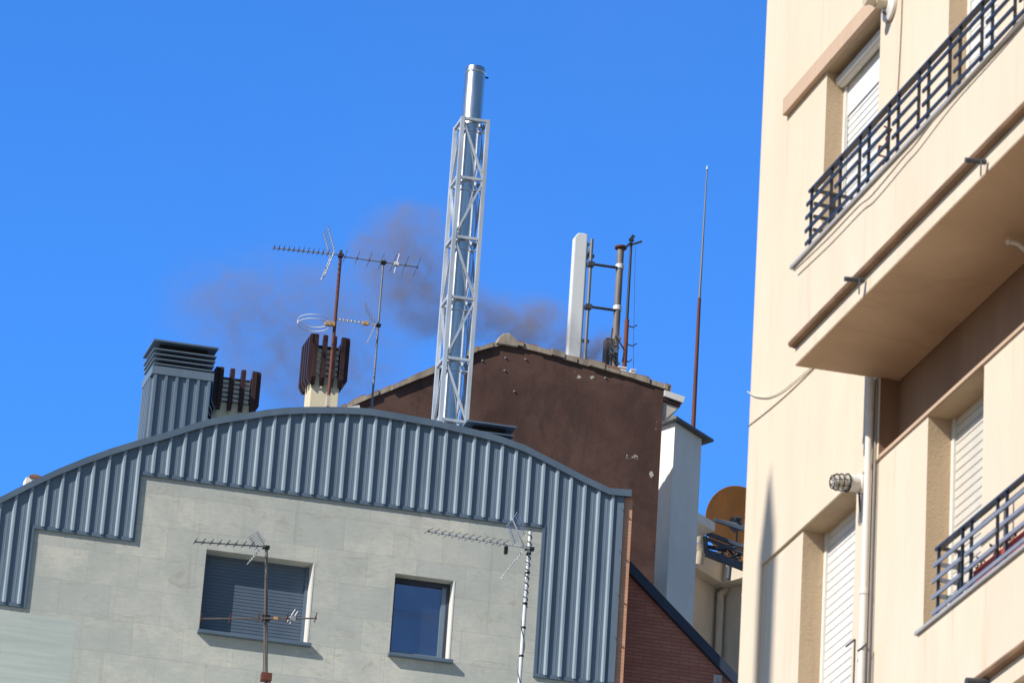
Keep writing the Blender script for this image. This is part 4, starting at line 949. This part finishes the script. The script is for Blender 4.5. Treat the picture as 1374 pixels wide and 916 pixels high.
# lower balcony
T2 = 0.075
sC0 = R.S(1231.5, 853, T2); zC2 = R.H(1231.5, 852, T2)
zM2 = R.H(1297, 917, T2)
zS2 = zM2 - 0.14
b2 = MB(); b2.prism_s(R, [(P1 + 0.002, zC2), (T2, zC2), (T2, zM2), (T2 - 0.03, zM2), (T2 - 0.03, zS2), (P1 + 0.002, zS2)], sC0, SMAX - 1)
b2o = b2.build('balcony', 'cream_pale', cb, label='shallow lower balcony at the bottom right corner with a slate grey railing')
mo = MB(); mo.prism_s(R, [(T2 - 0.03, zM2 - 0.036), (T2 + 0.004, zM2 - 0.030), (T2 + 0.012, zM2 - 0.016), (T2 + 0.006, zM2 - 0.001), (T2 - 0.03, zM2 - 0.001)], sC0 - 0.004, SMAX - 1); mo.build('moulding', 'mould', b2o)
cpg = MB(); cpg.box(R, sC0 - 0.012, SMAX - 1, P1 + 0.003, T2 + 0.016, zC2 + 0.001, zC2 + 0.018); cpg.build('coping', 'zinc', b2o)
tR2 = 0.02
q1 = R.hit(1261, 735, tR2); zrb2 = R.H(1258, 826, tR2)
f2_ = R.S(1293, 709, tR2) - q1[0]; gp2 = R.S(1305, 700, tR2) - R.S(1293, 709, tR2); by2 = R.S(1340, 672, tR2) - R.S(1293, 709, tR2)
railing(tR2, q1[0], S_RAIL, zrb2, q1[1], 'rail_grey', by2, gp2, 0.2, f2_, 0.021, 'slate grey railing on the lower balcony')
q = R.P(1316, 914, T2 + 0.012); s_o = MB(); s_o.tube(q - R.e2 * 0.03, q + R.e2 * 0.075 - Z * 0.012, 0.02, None, 10); s_o.build('drain_spout', 'alu_dark', b2o, smooth=True)
# white downpipe with two brown cables
dpi = MB(); sp = R.S(1169, 540, 0.035); sp2 = R.S(1155.5, 880, 0.035)
sp = (sp + sp2) / 2
dpi.tube(R.w(sp, 0.036, 0), R.w(sp, 0.036, zSB - 0.002), 0.019, None, 14)
for zz in (zL + 0.25, zL - 0.75, zL - 1.6): dpi.lathe(R.w(sp, 0.036, zz), Z, [(0.019, 0), (0.023, 0.004), (0.023, 0.03), (0.019, 0.034)], 14)
dpi.build('downpipe', 'white_paint', cb, smooth=True)
for k_, (x, y, r_, mm) in enumerate(((1173.5, 560, 0.006, 'cable_brown'), (1171.0, 700, 0.005, 'cable'))):
    a = R.S(x, y, 0.01)
    c_ = MB().tube(R.w(a, 0.01, 0), R.w(a, 0.01, zSB - 0.004), r_, None, 6)
    tag(c_.build('cable', mm, loc=R.w(a, 0.01, 0)), ['brown cable running down the wall just right of the white downpipe', 'thin grey cable beside the brown one next to the white downpipe'][k_], 'cable')
for x, y, dx, lab in ((1145, 866, 6, 'small bent wire hook left of the downpipe near the bottom'), (1161, 872, 6, 'small bent wire hook right of the downpipe near the bottom')):
    q = R.P(x, y, 0.03); hk_ = MB(); hk_.path([q - R.e1 * 0.03 + R.e2 * 0.03, q + R.e1 * 0.02 + Z * 0.03, q + R.e1 * 0.02 - Z * 0.35], 0.005)
    tag(hk_.build('wire_hook', 'alu_dark', loc=q - Z * 0.35), lab, 'hook')
# caged lamp beside the downpipe
lq = R.P(1158, 649, 0.0)
wlp = thing('wall_lamp', lq, 'white wall lamp with a black wire cage over its glass, beside the downpipe', 'lamp')
lax = (R.e2 - Z * 0.12).normalized()
MB().lathe(lq, lax, [(0.05, 0.0), (0.055, 0.01), (0.055, 0.025), (0.044, 0.03), (0.044, 0.085), (0.05, 0.09)], 20).build('base', 'white_paint', wlp, smooth=True)
MB().lathe(lq + lax * 0.09, lax, [(0.036, 0), (0.037, 0.05), (0.028, 0.075), (0.012, 0.082)], 18).build('glass', 'lampglass', wlp, smooth=True)
cg = MB(); u_ = lax.orthogonal().normalized(); w_ = lax.cross(u_)
for i in range(8):
    th = 2 * math.pi * i / 8; d_ = u_ * math.cos(th) + w_ * math.sin(th)
    cg.path([lq + lax * 0.088 + d_ * 0.046, lq + lax * 0.145 + d_ * 0.045, lq + lax * 0.175 + d_ * 0.036, lq + lax * 0.182 + d_ * 0.012], 0.0024, 5)
for h_, r_ in ((0.09, 0.047), (0.125, 0.046), (0.152, 0.044), (0.176, 0.034)):
    pts = [lq + lax * h_ + (u_ * math.cos(2 * math.pi * i / 20) + w_ * math.sin(2 * math.pi * i / 20)) * r_ for i in range(21)]
    cg.path(pts, 0.003 if h_ > 0.1 else 0.005, 5)
cg.build('cage', 'black', wlp)
dr = MB(); dr.path([lq + Z * -0.055 + R.e2 * 0.02, lq - Z * 0.12 + R.e2 * 0.015, lq - Z * 0.16 + R.e2 * 0.012], 0.006); dr.build('lead', 'black', wlp)
# bare cream lamp at the top edge
lq = R.P(1196, 10, 0.0); lax = (R.e2 + R.e1 * -0.02 + Z * 0.03).normalized()
wl2 = thing('wall_lamp', lq, 'aged cream lamp holder without a cage, above the end of the tan lintel', 'lamp')
MB().lathe(lq, lax, [(0.085, 0.0), (0.09, 0.008), (0.088, 0.02), (0.05, 0.03), (0.045, 0.035)], 24).build('base', 'white_paint', wl2, smooth=True)
MB().lathe(lq + lax * 0.035 + Z * 0.015, lax, [(0.036, 0), (0.037, 0.06), (0.03, 0.065), (0.03, 0.10), (0.038, 0.105), (0.038, 0.12), (0.02, 0.122)], 20).build('holder', 'cream_paint', wl2, smooth=True)
gk = MB(); gk.path([lq - Z * 0.04 + lax * 0.05, lq - Z * 0.06 + lax * 0.02, lq - Z * 0.10 + lax * 0.02], 0.006); gk.build('wire_end', 'rust', wl2)
# white bracket under the upper balcony
q = R.P(1366, 330, 0.05); br_ = MB(); br_.path([q + R.e2 * 0.05, q + R.e2 * 0.055 + Z * 0.015, q + Z * 0.012, q - Z * 0.02 - R.e2 * 0.05, q - Z * 0.045 - R.e2 * 0.195], 0.012, 10)
tag(br_.build('wall_bracket', 'white_paint', loc=q, smooth=True), 'white bent bracket on the shaded wall below the upper balcony', 'bracket')
# cables
def cable(pts, t, r, m_, lab):
    P_ = [R.P(x, y, t) for x, y in pts]; out = []
    for i in range(len(P_) - 1):                # smooth the run
        p0, p1, p2, p3 = P_[max(0, i - 1)], P_[i], P_[i + 1], P_[min(len(P_) - 1, i + 2)]
        for k in range(6):
            u = k / 6; out.append(0.5 * ((2 * p1) + (p2 - p0) * u + (2 * p0 - 5 * p1 + 4 * p2 - p3) * u * u + (3 * p1 - p0 - 3 * p2 + p3) * u ** 3))
    out.append(P_[-1]); mb = MB().path(out, r, 6)
    tag(mb.build('cable', m_, loc=P_[0], smooth=True), lab, 'cable')
cable([(1066, 363), (1110, 321), (1152, 277), (1170, 262), (1212, 212), (1228, 194), (1275, 133), (1335, 66), (1385, 8)], TB + 0.024, 0.0045, 'cable', 'grey cable sagging loosely along the coping of the upper balcony')
cable([(1003, 525), (1012, 531), (1026, 533), (1036, 531), (1050, 524), (1070, 508), (1092, 490)], 0.008, 0.0032, 'cable_white', 'white cable drooping across the wall from the building corner')
cable([(1003, 572), (1030, 551), (1060, 525), (1092, 494)], 0.004, 0.0025, 'cable_brown', 'very thin brown cable slanting up under the white drooping cable')
cable([(1211, -20), (1209, 40), (1206, 100), (1204, 130)], 0.006, 0.0028, 'cable_brown', 'very thin cable running straight down between the two upper doors')
# wire hanger on the upper railing
qh = [R.P(x, y, tRl - 0.03) for x, y in ((1187, 170), (1196, 174), (1189, 186), (1192, 200), (1180, 196), (1178, 208), (1192, 212), (1184, 221))]
hg = MB().path(qh, 0.006, 6); tag(hg.build('wire_hanger', 'rust', loc=qh[-1]), 'twisted rusty wire hanger hooked on the upper railing', 'hanger')
# red troughs behind the lower railing
def trough(x0, y0, x1, y1, lab):
    tq = 0.0; a0, z0 = R.hit(x0, y0, tq); a1 = R.S(x1, y1, tq); zb = zC2 + 0.02; h_ = 0.15
    root = thing('flower_trough', R.w((a0 + a1) / 2, tq - 0.06, zb), lab, 'planter', 'red troughs on the lower balcony')
    v = []
    for z, o in ((zb, 0.012), (zb + h_, 0.0)):
        v += [R.w(a0 + o, tq - 0.055 + o * 0.3, z), R.w(a1 - o, tq - 0.055 + o * 0.3, z), R.w(a1 - o, tq - o, z), R.w(a0 + o, tq - o, z)]
    mb = MB(); mb.add(v, [(0, 1, 2, 3), (0, 4, 5, 1), (1, 5, 6, 2), (2, 6, 7, 3), (3, 7, 4, 0), (4, 5, 6, 7)])
    mb.box(R, a0 - 0.006, a1 + 0.006, tq - 0.002, tq + 0.006, zb + h_ - 0.03, zb + h_)
    mb.build('trough', 'red_pot', root)
    pl = MB(); rg = random.Random(int(x0))
    for i in range(70):
        q = R.w(rg.uniform(a0, a1), tq - 0.03 + rg.uniform(-0.03, 0.03), zb + h_ + rg.uniform(-0.01, 0.07)); d_ = Vector((rg.uniform(-1, 1), rg.uniform(-1, 1), rg.uniform(-1, 1))).normalized(); e_ = d_.orthogonal().normalized()
        pl.quad(q - d_ * 0.02, q + e_ * 0.008, q + d_ * 0.02, q - e_ * 0.008)
    pl.build('withered_plant', 'soil', root)
trough(1308, 770, 1338, 745, 'red plastic flower trough, farther of the two behind the slate railing')
trough(1342, 742, 1390, 705, 'red plastic flower trough, nearer of the two behind the slate railing')
gp_ = MB(); rg = random.Random(2); q0_ = R.P(1278, 808, -0.01)
for i in range(26):
    q = q0_ + R.e1 * rg.uniform(-0.06, 0.10) + Z * rg.uniform(-0.03, 0.03) + R.e2 * rg.uniform(-0.01, 0.03); d_ = Vector((rg.uniform(-1, 1), rg.uniform(-1, 1), rg.uniform(-0.3, 1))).normalized(); e_ = d_.orthogonal().normalized()
    gp_.quad(q - d_ * 0.018, q + e_ * 0.008, q + d_ * 0.018, q - e_ * 0.008)
tag(gp_.build('small_plant', 'leaf', loc=q0_), 'small green plant at the left corner of the lower balcony', 'plant')

# ------------------------------------------------------------------ sun, sky
SUN_AZ, SUN_EL = rad(235), rad(37.5)
sun_dir = Vector((math.sin(SUN_AZ) * math.cos(SUN_EL), math.cos(SUN_AZ) * math.cos(SUN_EL), math.sin(SUN_EL)))   # toward the sun
ld = bpy.data.lights.new('sun', 'SUN'); ld.energy = 5.0; ld.angle = rad(0.42); ld.color = (1.0, 0.94, 0.85)
lo = bpy.data.objects.new('sun', ld); COL.objects.link(lo); lo.rotation_euler = sun_dir.to_track_quat('Z', 'Y').to_euler(); lo.location = (-20, -20, 40)
wd_ = bpy.data.worlds.new('World'); scene.world = wd_; wd_.use_nodes = True
nt = wd_.node_tree; bg = nt.nodes['Background']
sk = nt.nodes.new('ShaderNodeTexSky'); sk.sky_type = 'NISHITA'; sk.sun_disc = False
sk.sun_elevation = SUN_EL; sk.sun_rotation = SUN_AZ; sk.air_density = 1.0; sk.dust_density = 0.2; sk.ozone_density = 3.0; sk.altitude = 600
hs = nt.nodes.new('ShaderNodeHueSaturation'); hs.inputs['Saturation'].default_value = 1.15; hs.inputs['Value'].default_value = 1.0
nt.links.new(sk.outputs[0], hs.inputs['Color']); tint = nt.nodes.new('ShaderNodeMix'); tint.data_type = 'RGBA'; tint.blend_type = 'MULTIPLY'; tint.inputs[0].default_value = 1.0
tc = nt.nodes.new('ShaderNodeTexCoord'); dt = nt.nodes.new('ShaderNodeVectorMath'); dt.operation = 'DOT_PRODUCT'
nt.links.new(tc.outputs['Generated'], dt.inputs[0]); dt.inputs[1].default_value = (0.08, 0.95, 0.30)
mr = nt.nodes.new('ShaderNodeMapRange'); mr.interpolation_type = 'SMOOTHSTEP'; mr.inputs[1].default_value = 0.2; mr.inputs[2].default_value = 0.85
nt.links.new(dt.outputs['Value'], mr.inputs[0])
tm = nt.nodes.new('ShaderNodeMix'); tm.data_type = 'RGBA'; nt.links.new(mr.outputs[0], tm.inputs[0])
tm.inputs[6].default_value = (0.64, 0.65, 0.64, 1); tm.inputs[7].default_value = (0.67, 1.345, 2.08, 1)      # sky tint by direction: boosted blue ahead, dimmed behind the camera to cut fill
sx = nt.nodes.new('ShaderNodeSeparateXYZ'); nt.links.new(tc.outputs['Generated'], sx.inputs[0])
mz = nt.nodes.new('ShaderNodeMapRange'); mz.inputs[1].default_value = 0.30; mz.inputs[2].default_value = 0.56; mz.inputs[3].default_value = 1.0; mz.inputs[4].default_value = 0.86
nt.links.new(sx.outputs[2], mz.inputs[0])
hs2 = nt.nodes.new('ShaderNodeHueSaturation'); nt.links.new(mz.outputs[0], hs2.inputs['Value']); nt.links.new(hs.outputs[0], hs2.inputs['Color'])
nt.links.new(hs2.outputs[0], tint.inputs[6]); nt.links.new(tm.outputs[2], tint.inputs[7]); hz = nt.nodes.new('ShaderNodeTexNoise'); hz.inputs['Scale'].default_value = 7.0; hz.inputs['Detail'].default_value = 5; nt.links.new(tc.outputs['Generated'], hz.inputs['Vector'])
hr = nt.nodes.new('ShaderNodeMapRange'); hr.interpolation_type = 'SMOOTHSTEP'; hr.inputs[1].default_value = 0.42; hr.inputs[2].default_value = 0.75; hr.inputs[4].default_value = 0.10; nt.links.new(hz.outputs['Fac'], hr.inputs[0])
hm = nt.nodes.new('ShaderNodeMix'); hm.data_type = 'RGBA'; nt.links.new(hr.outputs[0], hm.inputs[0]); nt.links.new(tint.outputs[2], hm.inputs[6]); hm.inputs[7].default_value = (1.3, 2.2, 4.6, 1)
nt.links.new(hm.outputs[2], bg.inputs['Color']); bg.inputs['Strength'].default_value = 0.15

# pole added out of view, left, to throw the slim shadow on the cream wall
tipw = R.P(1033, 632, 0.0)
Lh = 12.0
tip_p = tipw + Vector((sun_dir.x, sun_dir.y, 0)).normalized() * Lh + Z * (Lh * math.tan(SUN_EL))
fpz = thing('shadow_pole', (tip_p.x, tip_p.y, 0), 'tall tapered grey pole added out of view to throw a slim shadow on the cream wall', 'shadow_pole')
rod(fpz, 'pole', Vector((tip_p.x, tip_p.y, 0)), Vector((tip_p.x, tip_p.y, tip_p.z - 0.45)), 0.15, 'grey_mast', 0.115, 20)
rod(fpz, 'spike', Vector((tip_p.x, tip_p.y, tip_p.z - 0.45)), tip_p, 0.115, 'grey_mast', 0.008, 12)
MB().lathe(Vector((tip_p.x, tip_p.y, 0)), Z, [(0.3, 0), (0.3, 0.1), (0.14, 0.14), (0.12, 0.3)], 20).build('base', 'grey_mast', fpz)

# ------------------------------------------------------------------ smoke drifting from behind the brown roof
tS = -2.35
SF = Frame(BR.w(0, tS, 0), A, -B)
s0, _ = SF.hit(200, 450); s1, _ = SF.hit(860, 450); z0 = SF.H(560, 580); z1 = SF.H(500, 250)
sm = MB(); sm.box(SF, s0, s1, -0.7, 0.7, z0, z1)
smo = sm.build('smoke', mat('tmp', (0, 0, 0)), loc=SF.w((s0 + s1) / 2, 0, z0))
tag(smo, 'thin brownish grey smoke drifting left from behind the brown roof', 'smoke', kind='stuff')
m = bpy.data.materials.new('smoke_volume'); m.use_nodes = True; tn = m.node_tree
for n in list(tn.nodes): tn.nodes.remove(n)
t = NT(m); out = t.n('ShaderNodeOutputMaterial'); pv = t.n('ShaderNodeVolumePrincipled')
t.link(pv.outputs[0], out.inputs['Volume'])
v, s_, z_ = t.coords(A)
warp = t.n('ShaderNodeTexNoise'); t.link(v, warp.inputs['Vector']); warp.inputs['Scale'].default_value = 1.6; warp.inputs['Detail'].default_value = 6
wv = t.n('ShaderNodeVectorMath', operation='MULTIPLY_ADD'); t.link(warp.outputs['Color'], wv.inputs[0]); wv.inputs[1].default_value = (0.8, 0.8, 0.5); t.link(v, wv.inputs[2])
base = Vector((SF.o.dot(A), 0, SF.o.dot(Vector((-A.y, A.x, 0)))))
tot = None
for (px, py, rx, ry, k) in ((806, 470, 32, 26, 1.4), (770, 474, 30, 16, 1.1), (725, 442, 56, 42, 1.05), (680, 440, 66, 36, 0.7), (625, 425, 62, 44, 0.5), (542, 346, 78, 70, 0.58), (558, 292, 40, 22, 0.42), (515, 332, 50, 40, 0.3),
                            (575, 400, 80, 60, 0.5), (470, 410, 150, 80, 0.16), (380, 440, 190, 110, 0.29), (420, 505, 150, 80, 0.33), (310, 405, 90, 46, 0.2)):
    a, z = SF.hit(px, py); a2, z2 = SF.hit(px + rx, py); a3, z3 = SF.hit(px, py - ry)
    c = Vector((base.x + a + 0.4, z + 0.4, base.z + 0.25))
    sub = t.n('ShaderNodeVectorMath', operation='SUBTRACT'); t.link(wv.outputs[0], sub.inputs[0]); sub.inputs[1].default_value = c
    sc = t.n('ShaderNodeVectorMath', operation='MULTIPLY'); t.link(sub.outputs[0], sc.inputs[0]); sc.inputs[1].default_value = (1 / abs(a2 - a), 1 / abs(z3 - z), 1 / 0.75)
    ln = t.n('ShaderNodeVectorMath', operation='LENGTH'); t.link(sc.outputs[0], ln.inputs[0])
    q = t.ramp(ln.outputs['Value'], 0.0, 1.2, k, 0.0)
    tot = q if tot is None else t.math('ADD', tot, q)
n1 = t.noise(v, 3.0, 8, 0.68, 0.7)
den = t.math('MULTIPLY', tot, t.ramp(n1, 0.38, 0.66, 0.18, 1.7))
den = t.math('MULTIPLY', den, 2.1)
t.link(den, pv.inputs['Density'])
pv.inputs['Color'].default_value = (0.62, 0.50, 0.46, 1)
pv.inputs['Anisotropy'].default_value = 0.1
smo.data.materials.clear(); smo.data.materials.append(m)

# ------------------------------------------------------------------ camera and render settings
cd = bpy.data.cameras.new('camera'); cam = bpy.data.objects.new('camera', cd); COL.objects.link(cam); scene.camera = cam
xr, yu = RT * cR + UP * sR, -RT * sR + UP * cR
mx = Matrix((xr, yu, -FW)).transposed().to_4x4(); mx.translation = EYE; cam.matrix_world = mx
cd.sensor_fit = 'HORIZONTAL'; cd.sensor_width = 36.0; cd.lens = 36.0 * FPX / 1374.0; cd.clip_start = 0.5; cd.clip_end = 8000
cd.dof.use_dof = True; cd.dof.focus_distance = 54.0; cd.dof.aperture_fstop = 11.0
scene.view_settings.view_transform = 'Standard'; scene.view_settings.look = 'None'; scene.view_settings.exposure = 0
scene.cycles.volume_step_rate = 1.0; scene.cycles.volume_bounces = 0
